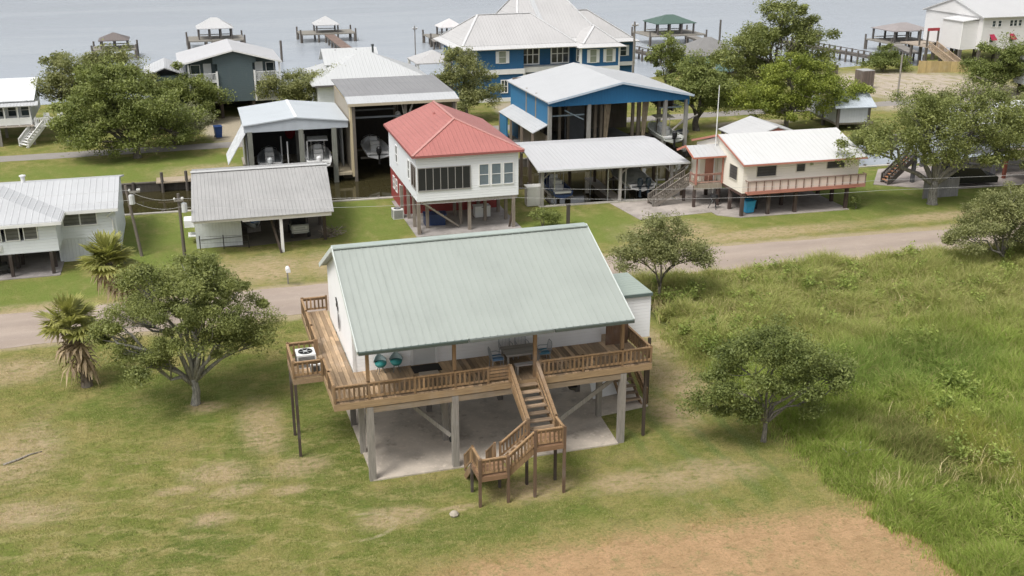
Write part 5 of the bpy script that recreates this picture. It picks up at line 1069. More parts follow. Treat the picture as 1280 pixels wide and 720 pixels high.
m_ = MB(); m_.prism([(-5.8, 35.4), (-2.6, 34.6), (3.3, 35.2), (3.6, 43.9), (-5.7, 44.2)], -.1, .012); tag(put(m_.build('ground', concrete((.13, .115, .09))), 0, 0), kind='structure')  # dark floor added in the shed, its colour deepening the shade in the bays
t = thing('shelf_unit', 'dark shelf with boxes at the back of the grey roofed shed', 'shelf', -.2, 41.2, .02, -1.5)
for x in (-1.2, 1.2):
    for y in (-.25, .25): posts(t, [(x, y)], 0, 1.9, .04, DARKW)
one('shelf_board', GREYW, t, (-1.25, 1.25, -.3, .3, .5, .54), (-1.25, 1.25, -.3, .3, 1.1, 1.14), (-1.25, 1.25, -.3, .3, 1.75, 1.79)); one('box', paint((.35, .33, .3)), t, (-1.0, -.4, -.2, .2, .542, .9), (.1, .7, -.2, .2, 1.142, 1.5)); one('box', plain((.05, .12, .3)), t, (-.2, .5, -.2, .2, .542, .85))
# ------------------------------------------------------------------ beyond the canal
def boat(label, u, v, z, rot, L=6.2, beam=2.2, hull=(.76, .77, .77), ttop=None, motors=1, motor=(.02, .02, .022), cover=None, group='boats on lifts'):
    t = thing('boat', label, 'boat', u, v, z, rot, group)
    st_ = [(-.5, .92, .0, .62), (-.25, 1.0, -.02, .64), (.05, 1.0, .0, .68), (.28, .8, .06, .74), (.42, .45, .18, .82), (.5, .05, .42, .9)]
    vs = []; fs = []
    for f, w, k, g in st_:
        y = f*L; b2 = beam/2*w; vs += [(-b2, y, g), (-b2*.88, y, k+.28), (0, y, k), (b2*.88, y, k+.28), (b2, y, g), (b2*.86, y, g), (b2*.8, y, .34+k*.5), (-b2*.8, y, .34+k*.5), (-b2*.86, y, g)]
    for i in range(5):
        for k in range(9): o = i*9; fs.append((o+k, o+(k+1) % 9, o+9+(k+1) % 9, o+9+k))
    fs += [(8, 7, 6, 5, 4, 3, 2, 1, 0), tuple(range(45, 54))]
    m_ = MB(); m_.add(vs, fs); m_.build('hull', paint(hull, .3, .06), t)
    m_ = MB(); m_.box(-.38, .38, -.35, .45, .35, 1.05); m_.slab([(-.38, .46, 1.05), (.38, .46, 1.05), (.32, .25, 1.4), (-.32, .25, 1.4)], .03); m_.build('console', paint((.74, .75, .75), .3), t)
    m_ = MB(); m_.box(-beam*.42, beam*.42, -.48*L, -.40*L, .45, .62); m_.build('stern_bench', paint((.7, .7, .69), .4), t); m_ = MB(); m_.box(-.4, .4, -1.05, -.65, .35, .85); m_.box(-.4, .4, -.72, -.64, .85, 1.15); m_.build('seat', fabric((.62, .62, .6)), t)
    m_ = MB(); m_.tube([(-beam*.36, .2*L, .72), (-beam*.3, .34*L, .98), (0, .46*L, 1.08), (beam*.3, .34*L, .98), (beam*.36, .2*L, .72)], .02, 5); m_.build('rail', ALU, t)
    if ttop:
        m_ = MB()
        for x in (-.55, .55): m_.tube([(x, -.6, .4), (x*1.05, -.5, 2.0)], .03, 6); m_.tube([(x, .5, .4), (x*1.05, .35, 2.0)], .03, 6)
        m_.build('frame', ALU, t); m_ = MB(); m_.box(-.9, .9, -1.0, .8, 2.0, 2.06); m_.box(-.8, .8, -.9, .7, 2.063, 2.1); m_.build('hardtop', paint(ttop, .4), t)
    for k in range(motors):
        x = (k-(motors-1)/2)*.7; y = -.5*L-.28; m_ = MB(); m_.lathe([(.1, .55), (.2, .62), (.25, .8), (.24, 1.1), (.16, 1.22), (.03, 1.25)], 12, (x, y, 0)); m_.box(x-.07, x+.07, y-.1, y+.14, -.35, .6); m_.box(x-.13, x+.13, y+.1, y+.32, .45, .75); m_.lathe([(.02, -.36), (.1, -.33), (.1, -.28), (.02, -.25)], 8, (x, y-.12, 0)); m_.build('outboard', plain(motor, .25), t)
    if cover:
        vs = []; fs = []
        for f, w, hh in ((-.46, .95, .72), (-.2, 1.03, 1.3), (.1, 1.03, 1.5), (.35, .7, 1.1), (.5, .06, .96)):
            y = f*L; b2 = beam/2*w; vs += [(-b2-.03, y, .6), (-b2*.6, y, .6+(hh-.6)*.7), (0, y, hh), (b2*.6, y, .6+(hh-.6)*.7), (b2+.03, y, .6)]
        for i in range(4):
            for k in range(4): o = i*5+k; fs.append((o, o+1, o+6, o+5))
        m_ = MB(); m_.add(vs, fs); m_.build('cover', fabric(cover), t)
    m_ = MB()
    for x in (-.7, .7): m_.box(x-.06, x+.06, -L*.36, L*.3, .02, .16)
    for y in (-L*.3, L*.22): m_.box(-beam*.62, beam*.62, y-.07, y+.07, -.16, .015)
    m_.build('cradle', GREYW, t); return t
boat('small dark blue boat with flat canopy in the left slip under the white sheet roof', *dloc(1.95, 3.0), .35, DR, 4.8, 1.8, (.03, .06, .17), (.10, .11, .12), 0)
boat('boat under a mottled grey cover with twin black outboards in the right slip', *dloc(8.7, 3.9), .55, DR, 6.6, 2.5, (.78, .78, .77), None, 2, (.03, .045, .06), (.25, .26, .24))

def pilings(par, pts, z0, z1, r=.15, name='pile'):
    for x, y in pts:
        m_ = MB(); m_.tube([(x, y, z0), (x, y, z1)], r, 8); m_.build(name, PILE, par)
H1 = thing('boathouse', 'white roofed boathouse with two open slips facing the canal', 'boathouse', -.9, 54.1, 0, -1)
m_ = MB(); m_.gable(-.15, 8.85, -.1, 8.8, 4.75, .5, 'y', .1); m_.build('roof', metal((.53, .57, .60), 1, .35, .5, .07), H1)
m_ = MB(); m_.bar((4.35, 0, 5.27), (4.35, 8.7, 5.27), .25, .04); m_.build('ridge_cap', WTRIM, H1)
m_ = MB(); m_.slab([(-.1, .02, 4.1), (8.8, .02, 4.1), (8.8, .02, 4.64), (4.35, .02, 5.13), (-.1, .02, 4.64)], .1); m_.build('gable_board', paint((.50, .54, .58)), H1)
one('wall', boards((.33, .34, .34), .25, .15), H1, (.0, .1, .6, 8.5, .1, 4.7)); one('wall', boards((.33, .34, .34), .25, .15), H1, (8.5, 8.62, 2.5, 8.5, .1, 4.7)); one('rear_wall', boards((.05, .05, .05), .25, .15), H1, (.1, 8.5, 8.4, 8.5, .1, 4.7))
posts(H1, [(.35, .15), (4.7, .15), (7.55, .12)], -1.5, 4.15, .2, wood((.22, .225, .19), .3)); posts(H1, [(.4, 4), (4.7, 4), (8.2, 4)], -1.5, 4.7, .15, wood((.12, .12, .11), .3))
m_ = MB(); m_.slab([(-1.6, .3, 1.35), (.02, .1, 4.0), (.02, 4.8, 4.0), (-1.6, 4.6, 1.35)][::-1], .05); m_.build('side_awning', fabric((.60, .62, .64)), H1)
one('deck', wood((.34, .30, .24), .3), H1, (-.2, .9, .2, 8.4, -.1, .15), (4.3, 5.1, .2, 8.4, -.1, .15), (.9, 4.3, 6.5, 8.4, -.1, .15)); m_ = MB(); [m_.tube([(x, y, -1.5), (x, y, 2.9)], .06, 8) for x, y in ((3.55, 1.2), (3.2, 3.6), (5.25, 1.0), (5.3, 4.0))]; m_.build('lift_post', WTRIM, H1)
pt_ = MB(); pt_.lathe([(.02, -.03), (.5, -.03), (.55, 0), (.5, .03), (.02, .03)], 18); 
for v_ in range(len(pt_.v)): x, y, z = pt_.v[v_]; pt_.v[v_] = (x*.9, z, y*1.5)
fl = pt_.build('wall_hanging', fabric((.22, .012, .02))); put(fl, 3.6, 61.6, 2.6, -1); tag(fl, 'dark red oval banner hanging at the back of the twin slip boathouse', 'banner')
boat('grey boat with low windscreen in the left slip of the twin slip boathouse', 1.25, 57.6, .5, -4, 5.6, 2.2, (.42, .44, .46), None, 1, (.5, .52, .53)); boat('white boat with hardtop sticking out of the right slip of the twin slip boathouse', 5.45, 56.4, .75, -6, 6.6, 2.3, (.80, .80, .79), (.76, .77, .77), 1, (.72, .72, .72))
H2 = thing('boathouse', 'tall tan boathouse with grey flat roof behind the red hip roof', 'boathouse', 8.1, 54.0, 0, -1)
TAN = boards((.56, .47, .30), .3, .12)
m_ = MB(); m_.slab([(-.2, -.55, 6.22), (9.75, -.55, 6.22), (9.75, 1.3, 6.55), (-.2, 1.3, 6.55)], .1); m_.build('front_roof', WROOF, H2); m_ = MB(); m_.slab([(-.2, 1.3, 6.55), (9.75, 1.3, 6.55), (9.75, 10.2, 6.75), (-.2, 10.2, 6.75)], .1); m_.build('roof', metal((.27, .27, .275), 0, .5, .6, .12), H2)
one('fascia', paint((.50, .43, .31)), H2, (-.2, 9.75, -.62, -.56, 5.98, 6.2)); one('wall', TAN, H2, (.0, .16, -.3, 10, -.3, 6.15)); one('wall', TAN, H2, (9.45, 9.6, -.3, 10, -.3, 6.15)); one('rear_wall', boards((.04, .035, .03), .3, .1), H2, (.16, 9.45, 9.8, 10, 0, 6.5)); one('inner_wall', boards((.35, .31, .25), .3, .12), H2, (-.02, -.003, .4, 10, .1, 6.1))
one('walkway', wood((.45, .39, .28), .3), H2, (-1.35, -.03, -.1, 8, -.15, .08)); posts(H2, [(.3, -.2), (4.9, -.2), (9.3, -.2), (.35, 5), (4.9, 5)], -1.5, 6.0, .13, wood((.17, .145, .12), .3))
m_ = MB(); m_.bar((4.9, -.2, 4.2), (5.6, -.2, 5.95), .1, .14); m_.bar((4.9, -.2, 4.4), (4.6, -.2, 5.95), .08, .12); m_.build('brace', wood((.34, .31, .27), .3), H2); one('lift_beam', plain((.22, .24, .26)), H2, (.4, 4.8, 1.0, 1.15, 4.6, 4.75), (.4, 4.8, 4.6, 4.75, 4.6, 4.75))
boat('white boat with black outboard in the open bay of the tall tan boathouse', 10.9, 58.4, .75, -3, 6.4, 2.4, (.78, .79, .79), None, 1)
for k, (x, y, c) in enumerate((((13.4), 60.2, (.7, .7, .7)),)):
    m_ = MB(); m_.lathe([(.02, 0), (.2, .1), (.27, .35), (.2, .6), (.02, .7)], 10); o = m_.build('fender', plain(c), None, True); tag(put(o, 12.9, 56.6, 4.1), 'white round fender hanging high in the open bay of the tall tan boathouse', 'boat fender')
    m_ = MB(); m_.tube([(0, 0, .68), (0, 0, 2.0)], .02, 5); m_.build('rope', GREYW, o)
# white roofed house behind
H3 = thing('lake_house', 'low house under a broad white roof behind the tall tan boathouse', 'house', 9.4, 78.3, 0, -1)
m_ = MB(); m_.hip(-1.5, 12.0, -.6, 11.4, 4.0, 2.55, .12); m_.gable(0.6, 7.0, 5.3, 10.6, 5.3, 1.5, 'x', .1); m_.build('roof', metal((0.54, 0.55, 0.55), 0, .4, .45, .04), H3)
one('wall', LB, H3, (-.8, 11.3, 0, 10.8, 0, 3.98)); one('gutter', plain((.12, .11, .11)), H3, (-1.2, 8.4, -.72, -.62, 3.8, 3.98)); m_ = MB(); m_.tube([(6.3, 6.2, 6.0), (6.3, 6.2, 7.2)], .12, 8); m_.lathe([(.18, 7.2), (.2, 7.3), (.03, 7.35)], 8, (6.3, 6.2, 0)); m_.build('flue', plain((.05, .06, .06)), H3)
for x in (2.2, 4.6): m_ = MB(); m_.lathe([(.12, 6.3), (.12, 6.65), (.03, 6.68)], 8, (x, 7.7, 0)); m_.build('roof_vent', plain((.3, .3, .3)), H3)
for i in range(3): window(H3, 'f', 0, 1+i*3.4, 2.2+i*3.4, 1.2, 2.8, 1, 2, WTRIM, GLASS)

# slate gabled apartment house
I = thing('apartment_house', 'slate green gabled house with white balconies on both sides', 'house', .15, 83.3, 0, 0)
SL = siding((.075, .105, .115), .2, .05)
one('wall', SL, I, (-1.75, 2.0, -.2, 9, 1.85, 6.0), (-5.0, -1.75, 1.2, 9, 1.85, 5.9), (2.0, 4.6, 1.2, 9, 1.85, 5.9)); m_ = MB(); m_.slab([(-2.2, -.2, 6.0), (2.4, -.2, 6.0), (2.4, -.2, 6.85), (0, -.2, 7.42), (-2.2, -.2, 6.85)], .3); m_.slab([(-5.2, 1.2, 5.9), (4.7, 1.2, 5.9), (0, 1.2, 7.3)], .15); m_.build('gable_wall', SL, I)
m_ = MB(); m_.gable(-5.9, 5.2, -.6, 9.6, 6.1, 1.42, 'y', .12, 0, .35); m_.build('roof', metal((0.54, 0.54, 0.55), 1, .4, .5, .05), I); m_ = MB(); m_.bar((-5.9, -.62, 6.02), (0, -.62, 7.44), .05, .16); m_.bar((0, -.62, 7.44), (5.2, -.62, 6.02), .05, .16); m_.build('barge_board', WTRIM, I)
m_ = MB(); m_.gable(-9.5, -5.0, 1.0, 9.0, 4.8, .9, 'y', .1); m_.build('wing_roof', WROOF, I); one('wing_wall', SL, I, (-9.1, -5.05, 1.3, 8.8, .1, 4.75))
for s_ in (-1, 1):
    a, c = (-4.8, -1.8) if s_ < 0 else (2.05, 4.9)
    for z in (4.15, 1.95):
        bl = one('balcony', WTRIM, I, (a, c, -.3, 1.15, z-.14, z)); m_ = MB(); m_.bar((a, -.28, z+.85), (c, -.28, z+.85), .06); m_.bar((a, -.28, z+.1), (c, -.28, z+.1), .05)
        for i in range(20): x = a+(c-a)*(i+.5)/20; m_.bar((x, -.28, z+.05), (x, -.28, z+.83), .05)
        m_.build('railing', WTRIM, bl)
        x = -3.2 if s_ < 0 else 2.35; one('door', paint((.76, .77, .77)), I, (x, x+.85, 1.12, 1.198, z, z+1.75))
        window(I, 'f', 1.2, (-4.5 if s_ < 0 else 3.6), (-3.6 if s_ < 0 else 4.4), z+.7, z+1.6, 1, 1, WTRIM, GLASS)
    x = -1.7 if s_ < 0 else 2.0; posts(I, [(x + s_*.16, -.32)], 1.85, 5.2, .1, WTRIM); posts(I, [((a if s_ < 0 else c), -.3)], -.1, 6.0, .1, WTRIM)
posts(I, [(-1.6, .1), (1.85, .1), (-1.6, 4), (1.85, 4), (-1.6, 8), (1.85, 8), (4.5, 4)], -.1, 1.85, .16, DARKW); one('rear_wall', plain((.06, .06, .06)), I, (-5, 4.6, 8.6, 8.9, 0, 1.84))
# white porch house far left
J = thing('porch_house', 'white house with screened porch and white steps at the far left edge', 'house', -20.1, 75.4, 0, 0)
one('wall', LB, J, (-9, -.1, 1.6, 10, 2.0, 4.3)); m_ = MB(); m_.gable(-9.5, .5, -.1, 12, 4.35, 1.35, 'x', .1); m_.build('roof', metal((.78, .80, .82), 0, .4, .5, .06), J); m_ = MB(); m_.slab([(-9.5, -.9, 3.95), (.85, -.9, 3.95), (.85, .2, 4.2), (-9.5, .2, 4.2)], .08); m_.build('porch_roof', WROOF, J)
m_ = MB(); m_.slab([(-.1, 1.6, 4.2), (-.1, 10.4, 4.2), (-.1, 6, 5.5)], .1); m_.build('gable_wall', LB, J); one('deck', wood((.5, .44, .38), .3), J, (-9.3, .2, -.6, 1.6, 1.85, 2.0)); one('porch_wall', WTRIM, J, (-9.3, .1, -.5, -.42, 2.05, 2.75)); posts(J, [(-.0, -.45), (-1.1, -.45), (-2.3, -.45), (-3.5, -.45), (-4.8, -.45)], 2.0, 3.95, .06, WTRIM); posts(J, [(0, -.4), (-3, -.4), (-6, -.4), (0, 4), (-3, 4)], -.1, 1.85, .12, WTRIM if False else GREYW)
for i in range(4): window(J, 'f', 1.6, -1.0-i*1.2, -.3-i*1.2, 2.6, 3.7, 1, 2, WTRIM, GLASS)
one('inner_wall', plain((.05, .05, .055)), J, (-9, -.1, 1.5, 1.598, 2.76, 3.9)) if False else None
st = bpy.data.objects.new('staircase', None); COL.objects.link(st); st.parent = J; ST_ = ST; ST = st
flight((.8, -.3, 1.95), (-.9, -1.6, .1), 1.2, 8, (.6, -.8, 0)); srail((.4, .1, 1.95), (-1.3, -1.1, .1)); srail((1.3, -.7, 1.95), (-.4, -2.0, .1)); one('landing', WTRIM, st, (.3, 3.4, -.9, .6, 1.82, 1.96)); srail((.4, -.85, 1.96), (3.3, -.85, 1.96)); ST = ST_
for o in st.children: o.data.materials[0] = WTRIM
posts(J, [(3.2, -.8), (3.2, .4)], -.1, 1.85, .1, GREYW)
for k, x in enumerate((.9, 2.2)):
    t = thing('chair', ['white porch chair on the landing by the steps, nearer the porch', 'white porch chair on the landing by the steps, nearer the tree'][k], 'chair', -20.1+x+.4, 75.4, 1.97, -20, 'white chairs on the landing')
    one('seat', WTRIM, t, (-.3, .3, -.3, .3, .35, .42)); one('backrest', WTRIM, t, (-.3, .3, .24, .3, .42, 1.0)); one('armrest', WTRIM, t, (-.36, -.3, -.3, .3, .55, .6), (.3, .36, -.3, .3, .55, .6))
    for lx in (-.26, .26):
        for ly in (-.26, .26): one('leg', WTRIM, t, (lx-.03, lx+.03, ly-.03, ly+.03, 0, .35))

# F: big blue boathouse
F = thing('boathouse', 'large blue open boathouse with white gable roof and timber posts', 'boathouse', 26.4, 53.4, 0, -.5)
BLU = boards((.030, .165, .33), .25, .08); PLY = wood((.17, .14, .115), .5)
m_ = MB(); m_.gable(-.35, 14.3, -.6, 12.8, 5.5, 1.5, 'y', .12); m_.build('roof', metal((0.52, 0.53, 0.54), 1, .35, .5, .05), F); m_ = MB(); m_.bar((-.35, -.62, 5.42), (6.97, -.62, 6.93), .05, .2); m_.bar((6.97, -.62, 6.93), (14.3, -.62, 5.42), .05, .2); m_.build('barge_board', paint((.5, .58, .65)), F)
one('wall', BLU, F, (0, .15, 0, 12.3, 3.2, 5.42)); one('lower_wall', BLU, F, (.0, .13, 9.6, 12.3, 0, 3.19)); m_ = MB(); m_.slab([(-.0, .02, 4.95), (14, .02, 4.95), (14, .02, 5.38), (6.97, .02, 6.8), (0, .02, 5.38)], .12); m_.build('gable_board', boards((.028, .18, .38), .3, .08), F)
one('rear_wall', PLY, F, (.2, 12.9, 12.2, 12.35, 0, 5.8)); one('side_wall', PLY, F, (13.8, 13.95, 3, 12.2, 3.3, 5.4)); one('upper_panel', BLU, F, (13.96, 14.06, -.1, 12.3, 4.5, 5.4)); one('inner_wall', plain((.20, .21, .22), .8), F, (4.2, 6.3, 7.5, 7.6, 0, 4.4)); one('inner_wall', PLY, F, (.16, .3, 5, 12, 0, 3.2))
posts(F, [(.1, .15), (3.95, .15), (11.7, .15), (13.9, .15)], -.1, 5.0, .16, wood((.33, .32, .29), .3)); posts(F, [(5.7, 3), (6.3, 3), (9.6, 3), (10.2, 3), (2.4, 4), (7.9, 6), (4, 6), (11.6, 6), (12.8, 4), (13.8, 6), (.1, 4), (.1, 7), (7.6, 10), (2.3, 9)], -.1, 5.6, .13, wood((.30, .25, .19), .4))
for x in (5.9, 9.8):
    m_ = MB()
    for i in range(5): m_.slab([(x+i*.16, 1.2+.1*(i % 2), 5.6), (x+i*.16+.17, 1.2+.1*((i+1) % 2), 5.6), (x+i*.05+.1, 1.25+.1*((i+1) % 2), .2), (x+i*.05, 1.25+.1*(i % 2), .2)], .015)
    m_.build('drape', fabric((.36, .29, .20)), F)
m_ = MB(); m_.slab([(-1.5, .4, 2.55), (-.003, .4, 3.25), (-.003, 11.6, 3.25), (-1.5, 11.6, 2.55)], .08); m_.build('side_roof', WROOF, F); posts(F, [(-1.4, .6), (-1.4, 4), (-1.4, 7.6), (-1.4, 11.4)], -.1, 2.5, .1, wood((.25, .2, .16), .3)); one('side_panel', PLY, F, (-.06, -.003, .4, 9.5, 0, 2.2)); one('side_wall', BLU, F, (-1.45, -1.3, 9, 11.5, 0, 2.4)); one('white_panel', WTRIM, F, (-.05, -.003, 8, 11, 3.6, 4.2)) if False else None
m_ = MB(); m_.bar((.2, 1, 3.9), (3.8, 1, 3.9), .12); m_.bar((1.8, .9, 4.4), (3.6, .6, 3.5), .1); m_.build('lift_beam', plain((.30, .38, .42), .4), F); m_ = MB(); m_.bar((11.5, 1, 4.1), (13.8, 1, 4.1), .12); m_.bar((11.5, 5, 4.1), (13.8, 5, 4.1), .12); m_.bar((13.8, 1, 4.1), (13.9, 5, 3.9), .1); m_.build('lift_beam', plain((.30, .38, .42), .4), F); m_ = MB(); m_.bar((13.8, .3, 3.0), (12.6, .3, 2.0), .1, .14); m_.bar((13.9, 3, 1.6), (16.2, 2.2, 3.0), .1, .1); m_.build('brace', wood((.4, .37, .32), .3), F)
pad('concrete_slab', [(25.2, 53.9), (38.0, 53.5), (38.0, 66), (24.8, 66)], .04, concrete((.20, .20, .20)))
one('slip_floor', plain((.05, .06, .06), .5), F, (11.9, 13.7, -.3, 10, -.6, -.4)) if False else None
boat('white boat with beige panels and black outboard under the right bay of the blue boathouse', 39.1, 56.0, .9, -5, 6.4, 2.3, (.60, .62, .56), (.55, .52, .42), 1); t = thing('trailer_boat', 'small dark skiff on the grass right of the blue boathouse', 'skiff', 42.2, 58.2, .15, -40)
m_ = MB(); vs = []; fs = []
for f, w, k, g in ((-.5, .9, 0, .5), (.0, 1, 0, .52), (.3, .8, .06, .56), (.5, .1, .3, .62)): y = f*3.6; b2 = .75*w; vs += [(-b2, y, g), (-b2*.8, y, k), (b2*.8, y, k), (b2, y, g), (b2*.85, y, g), (b2*.7, y, .16+k), (-b2*.7, y, .16+k), (-b2*.85, y, g)]
for i in range(3):
    for k in range(8): o = i*8; fs.append((o+k, o+(k+1) % 8, o+8+(k+1) % 8, o+8+k))
fs += [tuple(range(7, -1, -1)), tuple(range(24, 32))]; m_.add(vs, fs); m_.build('hull', plain((.04, .045, .05), .4), t); one('thwart', paint((.5, .5, .5)), t, (-.6, .6, -.6, -.3, .4, .44), (-.58, .58, .5, .75, .4, .44)); one('outboard', BLACK, t, (-.14, .14, -2.1, -1.8, .3, .95))

# G: big blue lake house
G = thing('lake_house', 'big blue lake house with steep grey white roofs and white shutters', 'house', 33.5, 84, 0, 0)
DB = siding((.018, .105, .235), .2, .05); GR = metal((.50, .49, .485), 0, .4, .5, .08); SH = paint((.78, .79, .8))
one('wall', DB, G, (-7.2, .35, 0, 9, 3.85, 6.25), (.35, 7.3, 2, 12, 3.85, 6.6), (7.3, 12.2, -1, 9, 3.85, 6.15), (12.2, 18.2, 8, 15, 2.9, 5.6)); one('lower_wall', DB, G, (-7.1, .3, .1, 8.9, 0, 3.2), (.4, 7.2, 4, 11, 0, 3.2), (7.4, 12.1, -.8, 8.8, 0, 3.2), (12.25, 18, 8.2, 14.8, 0, 2.4)); one('floor_band', WTRIM, G, (-7.3, .45, -.1, 9.1, 3.25, 3.84), (.46, 7.2, .6, 11, 3.25, 3.84), (7.22, 12.3, -1.1, 9, 3.25, 3.84), (12.31, 18.3, 7.9, 15, 2.4, 2.89))
def skirt_roof(x0, x1, y0, y1, z, h, name='roof', o=.75):
    m_ = MB(); zz = z+.38; A_, B_ = h; base = [(x0, y0, zz), (x1, y0, zz), (x1, y1, zz), (x0, y1, zz)]
    fl = [(0, 1, 5, 4), (1, 2, 5), (2, 3, 4, 5), (3, 0, 4)] if abs(B_[0]-A_[0]) > .5 else [(0, 1, 4), (1, 2, 5, 4), (2, 3, 5), (3, 0, 4, 5)]
    m_.add(base + [A_, B_], fl + [(3, 2, 1, 0)]); r_ = m_.build(name, GR, G); m_ = MB()
    a, b2, c, d = x0-o, x1+o, y0-o, y1+o
    for q in ([(a, c, z), (b2, c, z), (x1, y0, z+.36), (x0, y0, z+.36)], [(b2, c, z), (b2, d, z), (x1, y1, z+.36), (x1, y0, z+.36)], [(b2, d, z), (a, d, z), (x0, y1, z+.36), (x1, y1, z+.36)], [(a, d, z), (a, c, z), (x0, y0, z+.36), (x0, y1, z+.36)]): m_.slab(q, .1)
    cp_ = MB(); rv_ = [Vector(q)+Vector((0, 0, .03)) for q in base+[A_, B_]]
    for i_, j_ in (((0, 4), (3, 4), (1, 5), (2, 5), (4, 5)) if abs(B_[0]-A_[0]) > .5 else ((0, 4), (1, 4), (4, 5))): cp_.bar(rv_[i_], rv_[j_], .28, .06)
    cp_.build('ridge_cap', metal((.60, .60, .60), 0, .4, .5, .05), r_)
    m_.build('eave_skirt', metal((.58, .575, .57), 0, .4, .5, .06), r_); return r_
skirt_roof(-7.2, 7.0, .0, 11.0, 6.3, ((-3.8, 5.5, 9.7), (3, 5.5, 9.7))); skirt_roof(.2, 11.4, 2.3, 17.0, 6.55, ((2.6, 9.6, 11.9), (8.0, 9.6, 11.9)), 'roof', .8); skirt_roof(7.5, 12.2, -1, 5.0, 6.2, ((9.85, 1.5, 8.4), (9.9, 2.4, 8.4))); skirt_roof(9.0, 17.6, 7.4, 14.6, 5.65, ((9.9, 10.6, 9.4), (12.4, 10.6, 9.4)))
m_ = MB(); m_.bar((4.3, 2.5, 7.1), (4.0, 9.3, 11.75), .6, .1); m_.build('roof_strip', WROOF, G)
for x in (-6.3, -2.3): window(G, 'f', 0, x-.42, x+.42, 4.6, 5.95, 1, 2, WTRIM, plain((.30, .33, .27), .2), .06, SH)
for x in (8.85, 10.95): window(G, 'f', -1, x-.4, x+.4, 4.35, 5.85, 1, 2, WTRIM, plain((.30, .33, .27), .2), .06, SH)
window(G, 'l', 7.3, -.3, .3, 4.4, 5.8, 1, 2, WTRIM, GLASS, .06, SH); window(G, 'f', 8, 13.2, 14, 3.7, 5.0, 1, 2, WTRIM, GLASS, .06, SH); window(G, 'f', 8, 16.2, 17, 3.7, 5.0, 1, 2, WTRIM, GLASS, .06, SH)
for x in (.75, 4.6): window(G, 'f', 2, x, x+2.1, 4.1, 6.2, 3, 2, WTRIM, glass((.05, .05, .05)), .16)
one('terrace', WTRIM, G, (.5, 7.2, .4, 2.0, 3.6, 3.9)) if False else None; one('garage_door', paint((.42, .42, .42)), G, (1.0, 6.6, 3.94, 3.997, 0, 2.6)); window(G, 'f', .1, -2.4, -1.7, 1.1, 2.5, 2, 2, WTRIM, GLASS, .1); one('base_band', WTRIM, G, (-7.15, .32, -.02, .096, 0, .45)); posts(G, [(.6, .8), (6.9, .8)], -.1, 3.25, .2, WTRIM); window(G, 'f', -.8, 9.2, 10.6, 1.0, 2.6, 2, 2, WTRIM, GLASS, .1)
GW = thing('gazebo', 'low open pavilion with pale roof at the left end of the blue lake house', 'gazebo', 24.0, 90.5, 0, 0); m_ = MB(); m_.hip(-2.2, 3, -2, 3.5, 4.3, 1.2, .12); m_.build('roof', GR, GW); posts(GW, [(-2, -1.8), (2.8, -1.8), (-2, 3.3), (2.8, 3.3)], -1.2, 4.3, .14, WTRIM); one('deck', wood((.4, .37, .33), .3), GW, (-2.2, 3, -2, 3.5, 1.8, 2.0))

# K: white lakeside stilt house
K = thing('stilt_house', 'big white stilt house with red awnings on the lake at the right edge', 'house', 103.4, 88.6, 0, 0)
KW = siding((.68, .67, .665), .2, .05); one('wall', KW, K, (0, 22, 0, 12.5, 2.7, 7.25)); m_ = MB(); m_.slab([(0, 12.5, 7.25), (0, 6.2, 9.3), (0, 0, 7.25)], .2); m_.build('gable_wall', KW, K); m_ = MB(); m_.gable(-.4, 22.5, -.5, 13, 7.25, 2.15, 'x', .15); m_.build('roof', metal((0.54, 0.54, 0.54), 0, .4, .5, .04), K)
one('bay', KW, K, (-2.6, -.02, .9, 5.2, 2.75, 6.7)); m_ = MB(); m_.slab([(-2.8, .7, 6.72), (0, .7, 7.0), (0, 5.4, 7.0), (-2.8, 5.4, 6.72)], .1); m_.build('bay_roof', metal((.66, .66, .66), 0, .4, .5, .05), K); one('corner_trim', WTRIM, K, (-.03, .12, -.04, -.003, 2.7, 7.2), (-2.64, -2.603, .86, 1.0, 2.75, 6.68))
for x in (1.6, 2.6, 4.6, 5.3, 6.1, 8.0, 8.8): window(K, 'f', 0, x, x+.5, 5.9, 6.7, 1, 2, WTRIM, GLASS, .06)
for x in (1.4, 4.8, 8.4):
    m_ = MB(); m_.slab([(x-.1, -.75, 4.1), (x+.85, -.75, 4.1), (x+.75, -.03, 4.85), (x, -.03, 4.85)], .05); m_.build('awning', fabric((.36, .02, .06)), K); window(K, 'f', 0, x+.05, x+.7, 3.7, 4.6, 1, 2, WTRIM, GLASS, .06)
posts(K, [(.2, .3), (3.5, .3), (7, .3), (-2.4, 1.1), (-2.4, 5), (.2, 5), (3.5, 5), (.2, 10), (3.5, 10), (7, 5)], -1.5, 2.7, .2, PILE); one('landing', wood((.40, .33, .26), .3), K, (-4.6, -2.62, 5.6, 9.5, 2.5, 2.65), (-4.4, -.1, 9.5, 12, 2.5, 2.65)); posts(K, [(-4.4, 5.8), (-4.4, 9.2), (-2.8, 9.2)], -1.5, 2.5, .16, PILE); posts(K, [(-4.5, 5.7), (-2.75, 5.7), (-4.5, 7.4)], 2.65, 4.9, .1, PILE); one('lintel', wood((.40, .05, .06), .1, 0), K, (-4.6, -2.65, 5.6, 5.8, 4.9, 5.3))
st = bpy.data.objects.new('staircase', None); COL.objects.link(st); st.parent = K; ST_ = ST; ST = st
flight((-3.6, 5.5, 2.6), (-3.4, -1.2, .2), 1.3, 12, (1, 0, 0)); srail((-4.25, 5.5, 2.6), (-4.05, -1.2, .2), .8); srail((-2.95, 5.5, 2.6), (-2.75, -1.2, .2), .8); ST = ST_
for o in st.children: o.data.materials[0] = wood((.46, .35, .25), .3, 0)
t = thing('retaining_wall', 'yellow tan board retaining wall below the lakeside wooden stairs', 'wall', 93.2, 88.2, 0, -8); m_ = MB()
